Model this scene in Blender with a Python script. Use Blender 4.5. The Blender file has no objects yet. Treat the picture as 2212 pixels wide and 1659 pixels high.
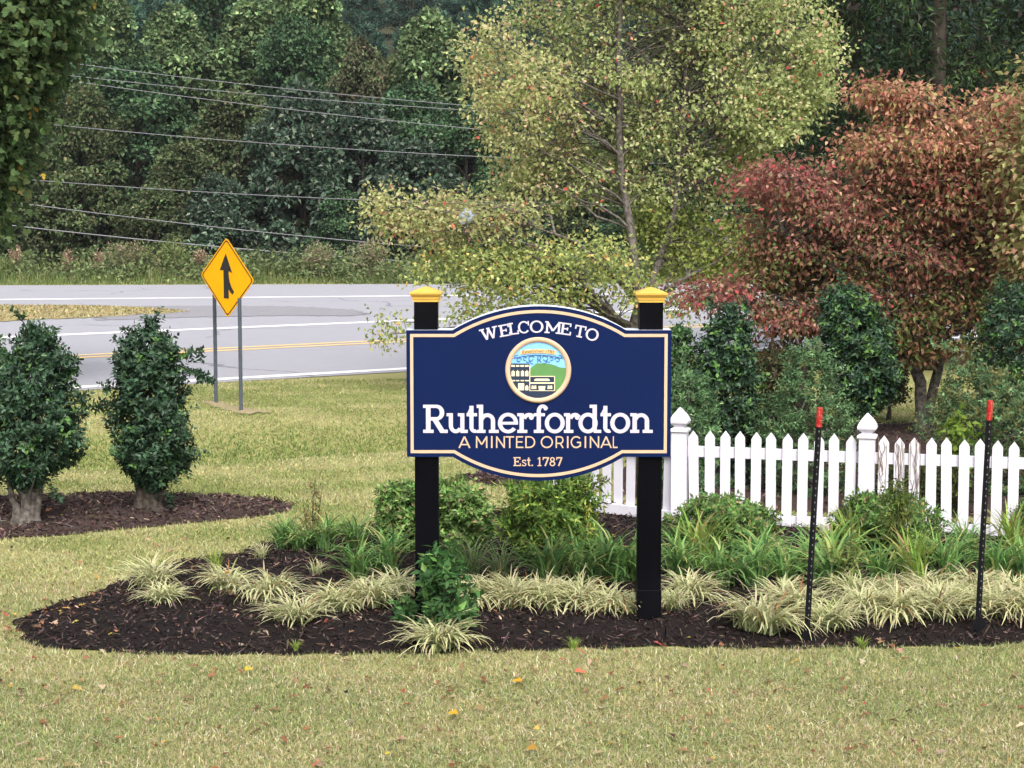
import bpy, math
import numpy as np
from mathutils import Vector
from mathutils.geometry import delaunay_2d_cdt

S = bpy.context.scene
C = S.collection
rad = math.radians

# ------------------------------------------------------------------ camera
CAM_H, F, CX, CY, HZ = 2.72, 3800.0, 1106.0, 829.5, 470.0     # photo read at 2212 x 1659
TH = math.atan((CY - HZ) / F)
cd = bpy.data.cameras.new('camera')
cd.sensor_width = 36.0
cd.lens = 36.0 * F / 2212.0
cd.clip_start, cd.clip_end = 0.1, 2000.0
cam = bpy.data.objects.new('camera', cd)
cam.location = (0, 0, CAM_H)
cam.rotation_euler = (math.pi / 2 - TH, 0, 0)
C.objects.link(cam)
S.camera = cam

# ------------------------------------------------------------------ sky and sun: bright overcast
SUN_EL, SUN_AZ = rad(50), rad(12)       # azimuth measured from behind the camera, towards the left
W = bpy.data.worlds.new('World')
S.world = W
W.use_nodes = True
wn, wl = W.node_tree.nodes, W.node_tree.links
wn.clear()
sky = wn.new('ShaderNodeTexSky')
sky.sky_type = 'NISHITA'
sky.sun_disc = False
sky.sun_elevation = SUN_EL
sky.sun_rotation = math.pi + SUN_AZ * -1
sky.air_density, sky.dust_density, sky.ozone_density = 1.0, 6.0, 1.0
hs = wn.new('ShaderNodeHueSaturation')
hs.inputs['Saturation'].default_value = 0.50
bg = wn.new('ShaderNodeBackground')
bg.inputs['Strength'].default_value = 0.15
wo = wn.new('ShaderNodeOutputWorld')
wl.new(sky.outputs[0], hs.inputs['Color'])
wl.new(hs.outputs[0], bg.inputs['Color'])
wl.new(bg.outputs[0], wo.inputs['Surface'])
sd = bpy.data.lights.new('sun', 'SUN')
sd.energy = 1.45
sd.angle = rad(30)
sd.color = (1.0, 0.965, 0.93)
sun = bpy.data.objects.new('sun', sd)
sdir = Vector((math.sin(SUN_AZ) * math.cos(SUN_EL), -math.cos(SUN_AZ) * math.cos(SUN_EL), math.sin(SUN_EL)))
sun.rotation_euler = sdir.to_track_quat('Z', 'Y').to_euler()
sun.location = (0, 0, 60)
C.objects.link(sun)
vs = S.view_settings
vs.view_transform, vs.look = 'Standard', 'None'
vs.exposure, vs.gamma = 0.93, 1.0
vs.use_curve_mapping = False
S.cycles.max_bounces = 6
S.cycles.diffuse_bounces = 3
S.cycles.glossy_bounces = 2
S.cycles.transmission_bounces = 4
S.cycles.transparent_max_bounces = 6

# ------------------------------------------------------------------ small helpers
def lin(r, g, b):
    f = lambda v: (v / 255 / 12.92) if v <= 10.31 else ((v / 255 + 0.055) / 1.055) ** 2.4
    return (f(r), f(g), f(b))

def ray(px, py):
    u, v = px - CX, py - CY
    return np.array([u, F * math.cos(TH) - v * math.sin(TH), -F * math.sin(TH) - v * math.cos(TH)])

def smooth(a, b, x):
    t = np.clip((x - a) / (b - a), 0, 1)
    return t * t * (3 - 2 * t)

def G(px, py, z=0.0):              # where the line of sight meets level ground
    d = ray(px, py)
    t = (z - CAM_H) / d[2]
    return d[0] * t, d[1] * t

def at(px, py, Y):                 # the point on the line of sight at depth Y
    d = ray(px, py)
    t = Y / d[1]
    return np.array([d[0] * t, Y, CAM_H + d[2] * t])

def ppm(Y):
    return F / Y

SW0, SW1 = np.array(G(330, 1000)), np.array(G(1000, 965))        # foot of a shallow swale across the lawn
SWD = (SW1 - SW0) / np.linalg.norm(SW1 - SW0)
SWN = np.array([-SWD[1], SWD[0]])

def ground_h(x, y):
    x, y = np.asarray(x, float), np.asarray(y, float)
    d = (x - SW0[0]) * SWN[0] + (y - SW0[1]) * SWN[1]
    h = -0.34 * smooth(-0.25, 0.75, d) * smooth(4.4, 0.9, d) * smooth(3.0, 0.0, x) * smooth(-9.0, -5.0, x)
    h = h + 0.02 * np.sin(x * 0.9 + 1.3) * np.sin(y * 0.7) * smooth(27, 24, y)
    h = h - 7.0 * smooth(76.5, 88, y) + 52.0 * smooth(112, 300, y)
    return h

def g1(x, y):
    return float(ground_h(x, y))

def link(o, parent=None):
    C.objects.link(o)
    if parent is not None:
        o.parent = parent
    return o

def np_mesh(name, V, F_, mat, col=None, smoothf=False):
    V = np.ascontiguousarray(V, np.float32)
    if not isinstance(F_, list):
        F_ = [F_]
    me = bpy.data.meshes.new(name)
    me.vertices.add(len(V))
    me.vertices.foreach_set('co', V.ravel())
    lt = np.concatenate([np.full(len(f), f.shape[1], np.int32) for f in F_])
    li = np.concatenate([np.asarray(f, np.int32).ravel() for f in F_])
    ls = np.concatenate([[0], np.cumsum(lt)[:-1]]).astype(np.int32)
    me.loops.add(len(li))
    me.loops.foreach_set('vertex_index', li)
    me.polygons.add(len(lt))
    me.polygons.foreach_set('loop_start', ls)
    me.polygons.foreach_set('use_smooth', np.full(len(lt), bool(smoothf)))
    me.update(calc_edges=True)
    if col is not None:
        a = me.attributes.new('tint', 'FLOAT_COLOR', 'POINT')
        cc = np.ones((len(V), 4), np.float32)
        cc[:, :3] = col
        a.data.foreach_set('color', cc.ravel())
    if mat is not None:
        for m in (mat if isinstance(mat, (list, tuple)) else [mat]):
            me.materials.append(m)
    return me

class MB:
    """collects vertices, faces and colours for one mesh"""
    def __init__(s):
        s.V, s.F, s.K, s.n = [], [], [], 0
    def add(s, V, F_, col=None):
        V = np.asarray(V, float)
        s.V.append(V)
        for f in (F_ if isinstance(F_, list) else [F_]):
            s.F.append(np.asarray(f, int) + s.n)
        if col is not None:
            s.K.append(np.broadcast_to(np.asarray(col, float), (len(V), 3)))
        s.n += len(V)
        return s
    def box(s, x0, x1, y0, y1, z0, z1, col=None):
        V = [(x, y, z) for z in (z0, z1) for x, y in ((x0, y0), (x1, y0), (x1, y1), (x0, y1))]
        return s.add(V, np.array([(3, 2, 1, 0), (4, 5, 6, 7), (0, 1, 5, 4), (1, 2, 6, 5), (2, 3, 7, 6), (3, 0, 4, 7)]), col)
    def tube(s, pts, r, n=6, col=None, cap=True):
        P = np.asarray(pts, float)
        R = np.broadcast_to(np.asarray(r, float), (len(P),))
        T = np.gradient(P, axis=0)
        T /= np.linalg.norm(T, axis=1)[:, None] + 1e-9
        ref = np.array([0.0, 0.0, 1.0]) if abs(T[0][2]) < 0.8 else np.array([0.0, 1.0, 0.0])
        A = np.cross(T, ref); A /= np.linalg.norm(A, axis=1)[:, None] + 1e-9
        B = np.cross(T, A)
        a = np.arange(n) * 2 * math.pi / n
        V = P[:, None] + R[:, None, None] * (np.cos(a)[None, :, None] * A[:, None] + np.sin(a)[None, :, None] * B[:, None])
        i = np.arange(len(P) - 1)[:, None] * n
        j = np.arange(n)[None]
        q = np.stack([i + j, i + (j + 1) % n, i + n + (j + 1) % n, i + n + j], -1).reshape(-1, 4)
        fs = [q]
        if cap:
            fs.append(np.array([list(range(n))[::-1]]))
            fs.append(np.array([list(range((len(P) - 1) * n, len(P) * n))]))
        return s.add(V.reshape(-1, 3), fs, col)
    def lathe4(s, prof, n=4, rot=math.pi / 4, cx=0, cy=0, sc=math.sqrt(2)):
        V = []
        for r, z in prof:
            for k in range(n):
                a = rot + k * 2 * math.pi / n
                V.append((cx + r * sc * math.cos(a), cy + r * sc * math.sin(a), z))
        Fq = [(i * n + k, i * n + (k + 1) % n, (i + 1) * n + (k + 1) % n, (i + 1) * n + k) for i in range(len(prof) - 1) for k in range(n)]
        return s.add(V, [np.array(Fq), np.array([list(range(n))[::-1]]), np.array([list(range((len(prof) - 1) * n, len(prof) * n))])])
    def mesh(s, name, mat, smoothf=False):
        groups = {}
        for f in s.F:
            groups.setdefault(f.shape[1], []).append(f)
        return np_mesh(name, np.concatenate(s.V), [np.concatenate(v) for v in groups.values()], mat,
                       np.concatenate(s.K) if s.K else None, smoothf)
    def obj(s, name, mat, parent=None, smoothf=False):
        return link(bpy.data.objects.new(name, s.mesh(name, mat, smoothf)), parent)

def obj(name, me, parent=None):
    return link(bpy.data.objects.new(name, me), parent)

def tag(o, label, cat, group=None, kind=None):
    if label: o['label'] = label
    if cat: o['category'] = cat
    if group: o['group'] = group
    if kind: o['kind'] = kind
    return o

def thing(name, label, cat, loc, group=None, rotz=0.0):
    o = bpy.data.objects.new(name, None)
    o.empty_display_size = 0.2
    o.location = loc
    o.rotation_euler = (0, 0, rotz)
    return tag(link(o), label, cat, group)

def structure(o):
    o['kind'] = 'structure'
    return o

def bevel(o, w, seg=2):
    m = o.modifiers.new('bevel', 'BEVEL')
    m.width, m.segments, m.limit_method = w, seg, 'ANGLE'
    return o

# ------------------------------------------------------------------ materials
def new_mat(name):
    m = bpy.data.materials.new(name)
    m.use_nodes = True
    m.node_tree.nodes.clear()
    out = m.node_tree.nodes.new('ShaderNodeOutputMaterial')
    return m, m.node_tree.nodes, m.node_tree.links, out

def paint(name, col, rough=0.5, var=0.08, scale=6.0, spec=0.4, metal=0.0, bump=0.0, bscale=80.0, dirt=None, dscale=3.0, damt=0.3):
    m, n, l, out = new_mat(name)
    p = n.new('ShaderNodeBsdfPrincipled')
    p.inputs['Roughness'].default_value = rough
    p.inputs['Specular IOR Level'].default_value = spec
    p.inputs['Metallic'].default_value = metal
    tc = n.new('ShaderNodeTexCoord')
    nz = n.new('ShaderNodeTexNoise'); nz.inputs['Scale'].default_value = scale; nz.inputs['Detail'].default_value = 6
    l.new(tc.outputs['Object'], nz.inputs['Vector'])
    mr = n.new('ShaderNodeMapRange')
    mr.inputs['From Min'].default_value, mr.inputs['From Max'].default_value = 0.3, 0.7
    mr.inputs['To Min'].default_value, mr.inputs['To Max'].default_value = 1 - var, 1 + var
    l.new(nz.outputs['Fac'], mr.inputs['Value'])
    mx = n.new('ShaderNodeVectorMath'); mx.operation = 'SCALE'
    mx.inputs[0].default_value = col
    l.new(mr.outputs[0], mx.inputs['Scale'])
    last = mx.outputs[0]
    if dirt:
        n2 = n.new('ShaderNodeTexNoise'); n2.inputs['Scale'].default_value = dscale; n2.inputs['Detail'].default_value = 8
        l.new(tc.outputs['Object'], n2.inputs['Vector'])
        r2 = n.new('ShaderNodeMapRange')
        r2.inputs['From Min'].default_value, r2.inputs['From Max'].default_value = 0.48, 0.75
        r2.inputs['To Max'].default_value = damt
        l.new(n2.outputs['Fac'], r2.inputs['Value'])
        mi = n.new('ShaderNodeMix'); mi.data_type = 'RGBA'
        l.new(r2.outputs[0], mi.inputs['Factor']); l.new(last, mi.inputs['A'])
        mi.inputs['B'].default_value = (*dirt, 1)
        last = mi.outputs['Result']
    l.new(last, p.inputs['Base Color'])
    if bump:
        b = n.new('ShaderNodeBump'); b.inputs['Strength'].default_value = bump; b.inputs['Distance'].default_value = 0.01
        n3 = n.new('ShaderNodeTexNoise'); n3.inputs['Scale'].default_value = bscale; n3.inputs['Detail'].default_value = 4
        l.new(tc.outputs['Object'], n3.inputs['Vector']); l.new(n3.outputs['Fac'], b.inputs['Height'])
        l.new(b.outputs[0], p.inputs['Normal'])
    l.new(p.outputs[0], out.inputs['Surface'])
    return m

def leaf_mat(name, trans=0.3, rough=0.55, spec=0.25):
    m, n, l, out = new_mat(name)
    a = n.new('ShaderNodeAttribute'); a.attribute_name = 'tint'
    p = n.new('ShaderNodeBsdfPrincipled')
    p.inputs['Roughness'].default_value = rough
    p.inputs['Specular IOR Level'].default_value = spec
    l.new(a.outputs['Color'], p.inputs['Base Color'])
    t = n.new('ShaderNodeBsdfTranslucent')
    l.new(a.outputs['Color'], t.inputs['Color'])
    mx = n.new('ShaderNodeMixShader'); mx.inputs[0].default_value = trans
    l.new(p.outputs[0], mx.inputs[1]); l.new(t.outputs[0], mx.inputs[2])
    l.new(mx.outputs[0], out.inputs['Surface'])
    return m

def ground_mat(name, cols, scales=(0.5, 6.0, 60.0), bump=0.4, rough=0.9):
    """three-scale noise blend of four ground colours"""
    m, n, l, out = new_mat(name)
    p = n.new('ShaderNodeBsdfPrincipled')
    p.inputs['Roughness'].default_value = rough
    p.inputs['Specular IOR Level'].default_value = 0.15
    tc = n.new('ShaderNodeTexCoord')
    last = None
    for k, sc in enumerate(scales):
        nz = n.new('ShaderNodeTexNoise'); nz.inputs['Scale'].default_value = sc; nz.inputs['Detail'].default_value = 6
        nz.inputs['Roughness'].default_value = 0.65
        l.new(tc.outputs['Object'], nz.inputs['Vector'])
        mr = n.new('ShaderNodeMapRange')
        mr.inputs['From Min'].default_value, mr.inputs['From Max'].default_value = 0.36, 0.64
        l.new(nz.outputs['Fac'], mr.inputs['Value'])
        mi = n.new('ShaderNodeMix'); mi.data_type = 'RGBA'
        if last is None: mi.inputs['A'].default_value = (*cols[0], 1)
        else: l.new(last, mi.inputs['A'])
        mi.inputs['B'].default_value = (*cols[k + 1], 1)
        sc2 = n.new('ShaderNodeMath'); sc2.operation = 'MULTIPLY'; sc2.inputs[1].default_value = (0.75, 0.6, 0.55)[k]
        l.new(mr.outputs[0], sc2.inputs[0]); l.new(sc2.outputs[0], mi.inputs['Factor'])
        last = mi.outputs['Result']
    l.new(last, p.inputs['Base Color'])
    b = n.new('ShaderNodeBump'); b.inputs['Strength'].default_value = bump; b.inputs['Distance'].default_value = 0.02
    l.new(nz.outputs['Fac'], b.inputs['Height']); l.new(b.outputs[0], p.inputs['Normal'])
    l.new(p.outputs[0], out.inputs['Surface'])
    return m

M = {}
M['leaf'] = leaf_mat('leaf', 0.42, 0.6, 0.15)
M['leaf_far'] = leaf_mat('leaf_far', 0.22, 0.75, 0.1)
M['leaf_gloss'] = leaf_mat('leaf_gloss', 0.15, 0.45, 0.28)
M['grass'] = leaf_mat('grass_blade', 0.25, 0.7, 0.15)
M['chip'] = leaf_mat('bark_chip', 0.0, 0.85, 0.15)
M['bark'] = paint('bark', (0.060, 0.050, 0.042), 0.9, 0.6, 24.0, 0.1, bump=0.7, bscale=35)
M['bark_pale'] = paint('bark_pale', (0.105, 0.094, 0.083), 0.9, 0.65, 22.0, 0.1, bump=0.6, bscale=30)
M['bark_dark'] = paint('bark_dark', (0.06, 0.05, 0.042), 0.9, 0.4, 6.0, 0.1, bump=0.5, bscale=20)
M['lawn'] = ground_mat('lawn', [(0.27, 0.25, 0.10), (0.20, 0.22, 0.075), (0.34, 0.30, 0.14), (0.17, 0.18, 0.065)], (0.35, 3.0, 40.0))
M['median'] = ground_mat('median_grass', [(0.30, 0.255, 0.12), (0.22, 0.21, 0.09), (0.36, 0.30, 0.17), (0.18, 0.16, 0.07)], (0.4, 4.0, 30.0))
M['mulch'] = ground_mat('mulch', [(0.014, 0.010, 0.009), (0.010, 0.007, 0.007), (0.020, 0.014, 0.013), (0.006, 0.004, 0.004)], (1.0, 20.0, 70.0), 1.0)
M['mulch_old'] = ground_mat('mulch_weathered', [(0.062, 0.042, 0.037), (0.045, 0.03, 0.028), (0.085, 0.055, 0.045), (0.03, 0.02, 0.018)], (1.0, 14.0, 60.0), 1.0)
M['soil'] = ground_mat('bare_soil', [(0.29, 0.23, 0.145), (0.25, 0.23, 0.10), (0.32, 0.25, 0.165), (0.22, 0.18, 0.11)], (1.5, 8.0, 40.0), 0.6)
M['asphalt'] = ground_mat('asphalt', [(0.285, 0.285, 0.312), (0.272, 0.272, 0.300), (0.305, 0.303, 0.330), (0.242, 0.241, 0.262)], (0.25, 2.2, 45.0), 0.25, 0.85)
M['gravel'] = ground_mat('gravel', [(0.240, 0.238, 0.265), (0.215, 0.212, 0.23), (0.262, 0.26, 0.285), (0.14, 0.135, 0.13)], (0.6, 3.0, 16.0), 0.6, 0.9)
M['road_white'] = paint('road_white', (0.75, 0.74, 0.74), 0.7, 0.12, 1.5, dirt=(0.30, 0.295, 0.32), dscale=1.2, damt=0.4)
M['road_yellow'] = paint('road_yellow', (0.66, 0.45, 0.17), 0.7, 0.15, 1.5, dirt=(0.40, 0.36, 0.33), dscale=1.5, damt=0.75)
M['blue'] = paint('navy_paint', (0.0022, 0.0095, 0.054), 0.55, 0.06, 3.0, 0.08)
M['edge'] = paint('panel_edge', (0.62, 0.66, 0.76), 0.5, 0.08, 5.0)
M['tan'] = paint('tan_paint', (0.53, 0.375, 0.255), 0.55, 0.05, 8.0, 0.2)
M['letter'] = paint('white_letter_paint', (0.48, 0.455, 0.53), 0.6, 0.05, 8.0, 0.1)
M['black_post'] = paint('black_vinyl', (0.0012, 0.0013, 0.0026), 0.5, 0.2, 3.0, 0.05, dirt=(0.006, 0.006, 0.008), dscale=2.0, damt=0.4)
M['gold'] = paint('gold_cap_paint', (0.56, 0.335, 0.065), 0.55, 0.06, 10.0, 0.2, dirt=(0.42, 0.24, 0.06), dscale=9.0, damt=0.35)
M['sky_blue'] = paint('emblem_sky', (0.19, 0.45, 0.78), 0.5, 0.12, 18.0)
M['hill_green'] = paint('emblem_green', (0.085, 0.22, 0.065), 0.5, 0.06, 20.0)
M['navy_dark'] = paint('emblem_navy', (0.010, 0.022, 0.055), 0.5, 0.05)
M['iron_blue'] = paint('emblem_scroll', (0.035, 0.12, 0.30), 0.5, 0.05)
M['cream'] = paint('emblem_cream', (0.70, 0.62, 0.42), 0.5, 0.08, 30.0)
M['banner'] = paint('emblem_banner', (0.62, 0.42, 0.19), 0.5, 0.06)
M['brown'] = paint('emblem_brown', (0.13, 0.07, 0.025), 0.5, 0.05)
M['vinyl'] = paint('white_vinyl', (0.62, 0.605, 0.665), 0.5, 0.03, 5.0, 0.25, dirt=(0.48, 0.46, 0.44), dscale=4.0, damt=0.2)
M['sign_yellow'] = paint('sign_yellow', (0.70, 0.33, 0.006), 0.6, 0.05, 3.0, 0.06)
M['sign_black'] = paint('sign_black', (0.016, 0.014, 0.014), 0.5, 0.15)
M['galv'] = paint('galvanised', (0.085, 0.10, 0.125), 0.6, 0.15, 12.0, 0.3, 0.2)
M['stake'] = paint('stake_black', (0.008, 0.008, 0.010), 0.7, 0.2, 20.0, 0.12)
M['stake_hole'] = paint('stake_stud', (0.14, 0.14, 0.15), 0.6, 0.2, 30.0)
M['red'] = paint('red_reflector', (0.33, 0.014, 0.012), 0.5, 0.25, 40.0, 0.2, dirt=(0.40, 0.20, 0.16), dscale=60.0, damt=0.6)
M['wire'] = paint('wire', (0.17, 0.17, 0.185), 0.5, 0.1, 1.0)
M['plastic'] = paint('plastic_bag', (0.33, 0.37, 0.42), 0.35, 0.1, 8.0)
M['stone'] = paint('pale_stone', (0.55, 0.55, 0.57), 0.8, 0.2, 12.0, bump=0.5)
M['vine'] = paint('dry_vine', (0.20, 0.15, 0.11), 0.9, 0.3, 20.0)

# ------------------------------------------------------------------ ground
def axis(segs):
    out = []
    for a, b, n in segs:
        out += list(np.linspace(a, b, n, endpoint=False))
    return np.array(out + [segs[-1][1]])
gx = axis([(-350, -120, 5), (-120, -14, 24), (-14, 14, 70), (14, 120, 24), (120, 350, 5)])
gy = axis([(-40, 6, 10), (6, 28, 60), (28, 74, 20), (74, 90, 20), (90, 320, 46), (320, 480, 4)])
X, Y = np.meshgrid(gx, gy)
V = np.stack([X, Y, ground_h(X, Y)], -1).reshape(-1, 3)
i = np.arange(len(gy) - 1)[:, None] * len(gx); j = np.arange(len(gx) - 1)[None]
Q = np.stack([i + j, i + j + 1, i + j + 1 + len(gx), i + j + len(gx)], -1).reshape(-1, 4)
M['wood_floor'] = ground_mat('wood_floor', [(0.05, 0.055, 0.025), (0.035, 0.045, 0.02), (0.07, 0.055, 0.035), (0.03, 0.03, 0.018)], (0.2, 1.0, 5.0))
me = np_mesh('lawn', V, Q, [M['lawn'], M['wood_floor']], smoothf=True)
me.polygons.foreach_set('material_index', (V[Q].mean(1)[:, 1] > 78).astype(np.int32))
structure(obj('lawn', me))

def gpoly(pts):
    return np.array([G(*p) for p in pts])

def inside(poly, P):
    P = np.asarray(P); x, y = P[:, 0], P[:, 1]
    r = np.zeros(len(P), bool)
    for a, b in zip(poly, np.roll(poly, -1, 0)):
        c = ((a[1] > y) != (b[1] > y))
        with np.errstate(divide='ignore', invalid='ignore'):
            xi = (b[0] - a[0]) * (y - a[1]) / (b[1] - a[1] + 1e-12) + a[0]
        r ^= c & (x < xi)
    return r

def edge_dist(poly, P):
    P = np.asarray(P)
    d = np.full(len(P), 1e9)
    for a, b in zip(poly, np.roll(poly, -1, 0)):
        ab = b - a
        t = np.clip(((P - a) @ ab) / (ab @ ab + 1e-12), 0, 1)
        d = np.minimum(d, np.linalg.norm(P - a - t[:, None] * ab, axis=1))
    return d

def rough_edge(poly, step=0.12, amp=0.03, seed=0):
    rng = np.random.default_rng(seed)
    out = []
    for a, b in zip(poly, np.roll(poly, -1, 0)):
        n = max(1, int(np.linalg.norm(b - a) / step))
        t = np.arange(n)[:, None] / n
        out.append(a + (b - a) * t + rng.normal(0, amp, (n, 2)))
    return np.concatenate(out)

# beds (outlines read from the photograph, laid out on the ground)
BED_MAIN = gpoly([(22, 1342), (60, 1380), (130, 1398), (240, 1407), (350, 1412), (520, 1417), (700, 1420), (1000, 1416), (1400, 1407), (1800, 1403), (2212, 1388),
                  (2420, 1376), (2750, 1352), (2750, 1190), (2420, 1160), (2300, 1150), (2030, 1140), (1700, 1128), (1467, 1118), (1330, 1085), (1200, 1090), (1000, 1105), (800, 1135), (690, 1155), (560, 1180), (520, 1200), (420, 1212), (340, 1224),
                  (270, 1252), (190, 1285), (110, 1308)])
BED_LEFT = gpoly([(-420, 1200), (0, 1168), (150, 1160), (300, 1146), (430, 1134), (560, 1121), (620, 1109), (640, 1098), (600, 1086), (520, 1079), (380, 1075), (240, 1072), (90, 1077), (-420, 1090)])
BED_SMALL = gpoly([(985, 1038), (1030, 1026), (1100, 1020), (1260, 1024), (1300, 1040), (1180, 1052), (1060, 1050)])
BED_BACK = gpoly([(1330, 1066), (1480, 1096), (1700, 1108), (2030, 1120), (2500, 1136), (2900, 1110), (2700, 945), (2300, 925), (1990, 915), (1760, 925), (1560, 930), (1430, 950), (1350, 1000)])
BEDS = [BED_MAIN, BED_LEFT, BED_SMALL, BED_BACK]

def bed_h(poly, P, top=0.07, base=0.012, seed=1):
    d = edge_dist(poly, P)
    P = np.asarray(P)
    return base + top * smooth(0, 0.55, d) + 0.012 * np.sin(P[:, 0] * 9 + seed) * np.sin(P[:, 1] * 11) * smooth(0, 0.2, d)

def ground_at(x, y):
    P = np.array([[x, y]])
    for b in BEDS:
        if inside(b, P)[0]:
            return g1(x, y) + float(bed_h(b, P)[0])
    return g1(x, y)

def GB(px, py):                    # the same on the raised beds
    z = 0.0
    for _ in range(4):
        x, y = G(px, py, z)
        z = ground_at(x, y)
    return x, y

def sheet(name, poly, mat, hfun, step, seed=0, jag=0.03):
    bd = rough_edge(poly, min(step, 0.12), jag, seed)
    mn, mx = bd.min(0), bd.max(0)
    gx, gy = np.meshgrid(np.arange(mn[0], mx[0], step), np.arange(mn[1], mx[1], step))
    P = np.stack([gx.ravel(), gy.ravel()], 1)
    P = P[inside(bd, P)]
    P = P[edge_dist(bd, P) > step * 0.4]
    allp = np.concatenate([bd, P])
    n = len(bd)
    vs_, _, fs_, *_ = delaunay_2d_cdt([Vector(p) for p in allp], [], [list(range(n))], 1, 1e-5)
    vv = np.array([(v.x, v.y) for v in vs_])
    z = ground_h(vv[:, 0], vv[:, 1]) + hfun(vv)
    me = np_mesh(name, np.column_stack([vv, z]), np.array([list(f) for f in fs_ if len(f) == 3]), mat, smoothf=True)
    if me.polygons[0].normal.z < 0:
        me.flip_normals()
    return structure(obj(name, me))

for k, (b, mt) in enumerate(zip(BEDS, ('mulch', 'mulch_old', 'mulch_old', 'mulch_old'))):
    o = sheet('mulch_bed', b, M[mt], lambda P, b=b: bed_h(b, P), 0.1 if k < 2 else 0.25, k)
SOIL = gpoly([(420, 864), (455, 868), (520, 881), (545, 886), (590, 894), (550, 899), (512, 896), (470, 882), (440, 873)])
sheet('bare_soil', SOIL, M['soil'], lambda P: np.full(len(P), 0.008) + 0.02 * smooth(0, .15, edge_dist(SOIL, P)), 0.1, 9, 0.06)

# ------------------------------------------------------------------ roads
def line2(p, q):
    a, b = np.array(G(*p)), np.array(G(*q))
    return a, (b - a) / np.linalg.norm(b - a)
near_a, near_d = line2((165, 845), (875, 804))
far_a, far_d = line2((0, 617), (880, 614))
def along(a, d, x):
    return a + d * ((x - a[0]) / d[0])
XL, XR = -90.0, 26.0
pav = np.array([along(near_a, near_d, XL), along(near_a, near_d, XR), along(far_a, far_d, XR + 60), along(far_a, far_d, XL)])
def flat_poly(name, P, z, mat, parent=None):
    P = np.asarray(P)
    V = np.column_stack([P, np.full(len(P), z)])
    me = np_mesh(name, V, np.array([list(range(len(P)))]), mat)
    if me.polygons[0].normal.z < 0: me.flip_normals()
    return obj(name, me, parent)
def add_cracks(m):
    n, l = m.node_tree.nodes, m.node_tree.links
    p = next(x for x in n if x.type == 'BSDF_PRINCIPLED')
    src = p.inputs['Base Color'].links[0].from_socket
    tc = n.new('ShaderNodeTexCoord')
    wz = n.new('ShaderNodeTexNoise'); wz.inputs['Scale'].default_value = 0.8; wz.inputs['Detail'].default_value = 5
    l.new(tc.outputs['Object'], wz.inputs['Vector'])
    ad = n.new('ShaderNodeMixRGB'); ad.blend_type = 'ADD'; ad.inputs[0].default_value = 1.6
    l.new(tc.outputs['Object'], ad.inputs[1]); l.new(wz.outputs['Color'], ad.inputs[2])
    vo = n.new('ShaderNodeTexVoronoi'); vo.feature = 'DISTANCE_TO_EDGE'; vo.inputs['Scale'].default_value = 0.16
    l.new(ad.outputs[0], vo.inputs['Vector'])
    lt = n.new('ShaderNodeMapRange'); lt.inputs['From Min'].default_value = 0.004; lt.inputs['From Max'].default_value = 0.011
    lt.inputs['To Min'].default_value = 0.55; lt.inputs['To Max'].default_value = 0.0
    l.new(vo.outputs['Distance'], lt.inputs['Value'])
    mk = n.new('ShaderNodeTexNoise'); mk.inputs['Scale'].default_value = 0.12
    l.new(tc.outputs['Object'], mk.inputs['Vector'])
    mr = n.new('ShaderNodeMapRange'); mr.inputs['From Min'].default_value = 0.45; mr.inputs['From Max'].default_value = 0.6
    l.new(mk.outputs['Fac'], mr.inputs['Value'])
    mu = n.new('ShaderNodeMath'); mu.operation = 'MULTIPLY'
    l.new(lt.outputs[0], mu.inputs[0]); l.new(mr.outputs[0], mu.inputs[1])
    mi = n.new('ShaderNodeMix'); mi.data_type = 'RGBA'
    l.new(mu.outputs[0], mi.inputs['Factor']); l.new(src, mi.inputs['A']); mi.inputs['B'].default_value = (0.05, 0.05, 0.055, 1)
    l.new(mi.outputs['Result'], p.inputs['Base Color'])
add_cracks(M['asphalt'])
road = structure(flat_poly('road', pav, 0.012, M['asphalt']))
# dense strip lines broken into short pieces so that their edges wander a little
def stripe(name, p, q, w, z, mat, x0=XL, x1=30.0, gap=0.0, seed=0):
    a, d = line2(p, q)
    n_ = np.array([-d[1], d[0]])
    rng = np.random.default_rng(seed)
    xs = np.linspace(x0, x1, 160)
    c = np.array([along(a, d, x) for x in xs])
    off = gap + 0
    L_ = c + n_ * (off + w / 2 + rng.normal(0, 0.006, (len(xs), 1)))
    R_ = c + n_ * (off - w / 2 + rng.normal(0, 0.006, (len(xs), 1)))
    V = np.concatenate([np.column_stack([L_, np.full(len(xs), z)]), np.column_stack([R_, np.full(len(xs), z)])])
    k = np.arange(len(xs) - 1); n = len(xs)
    return obj(name, np_mesh(name, V, np.stack([k + n, k + n + 1, k + 1, k], 1), mat), road)
stripe('edge_line', (165, 838.5), (875, 798), 0.34, 0.018, M['road_white'], x1=24, seed=1)
stripe('edge_line', (0, 730), (880, 693.5), 0.50, 0.018, M['road_white'], seed=2)
stripe('edge_line', (0, 648), (880, 640), 0.60, 0.018, M['road_white'], x1=60, seed=3)
stripe('centre_line', (140, 773), (870, 737), 0.26, 0.018, M['road_yellow'], gap=0.29, seed=4)
stripe('centre_line', (140, 773), (870, 737), 0.26, 0.018, M['road_yellow'], gap=-0.29, seed=5)
GRAVEL = gpoly([(200, 694), (400, 687), (620, 683), (745, 684), (800, 681), (760, 670), (640, 663), (520, 662), (300, 662)])
structure(sheet('gravel_shoulder', GRAVEL, M['gravel'], lambda P: np.full(len(P), 0.022), 0.6, 21, 0.12))
MED = gpoly([(-900, 664), (0, 665), (220, 666), (340, 669), (410, 674), (330, 680), (200, 687), (0, 696), (-500, 716), (-900, 735)])
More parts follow.
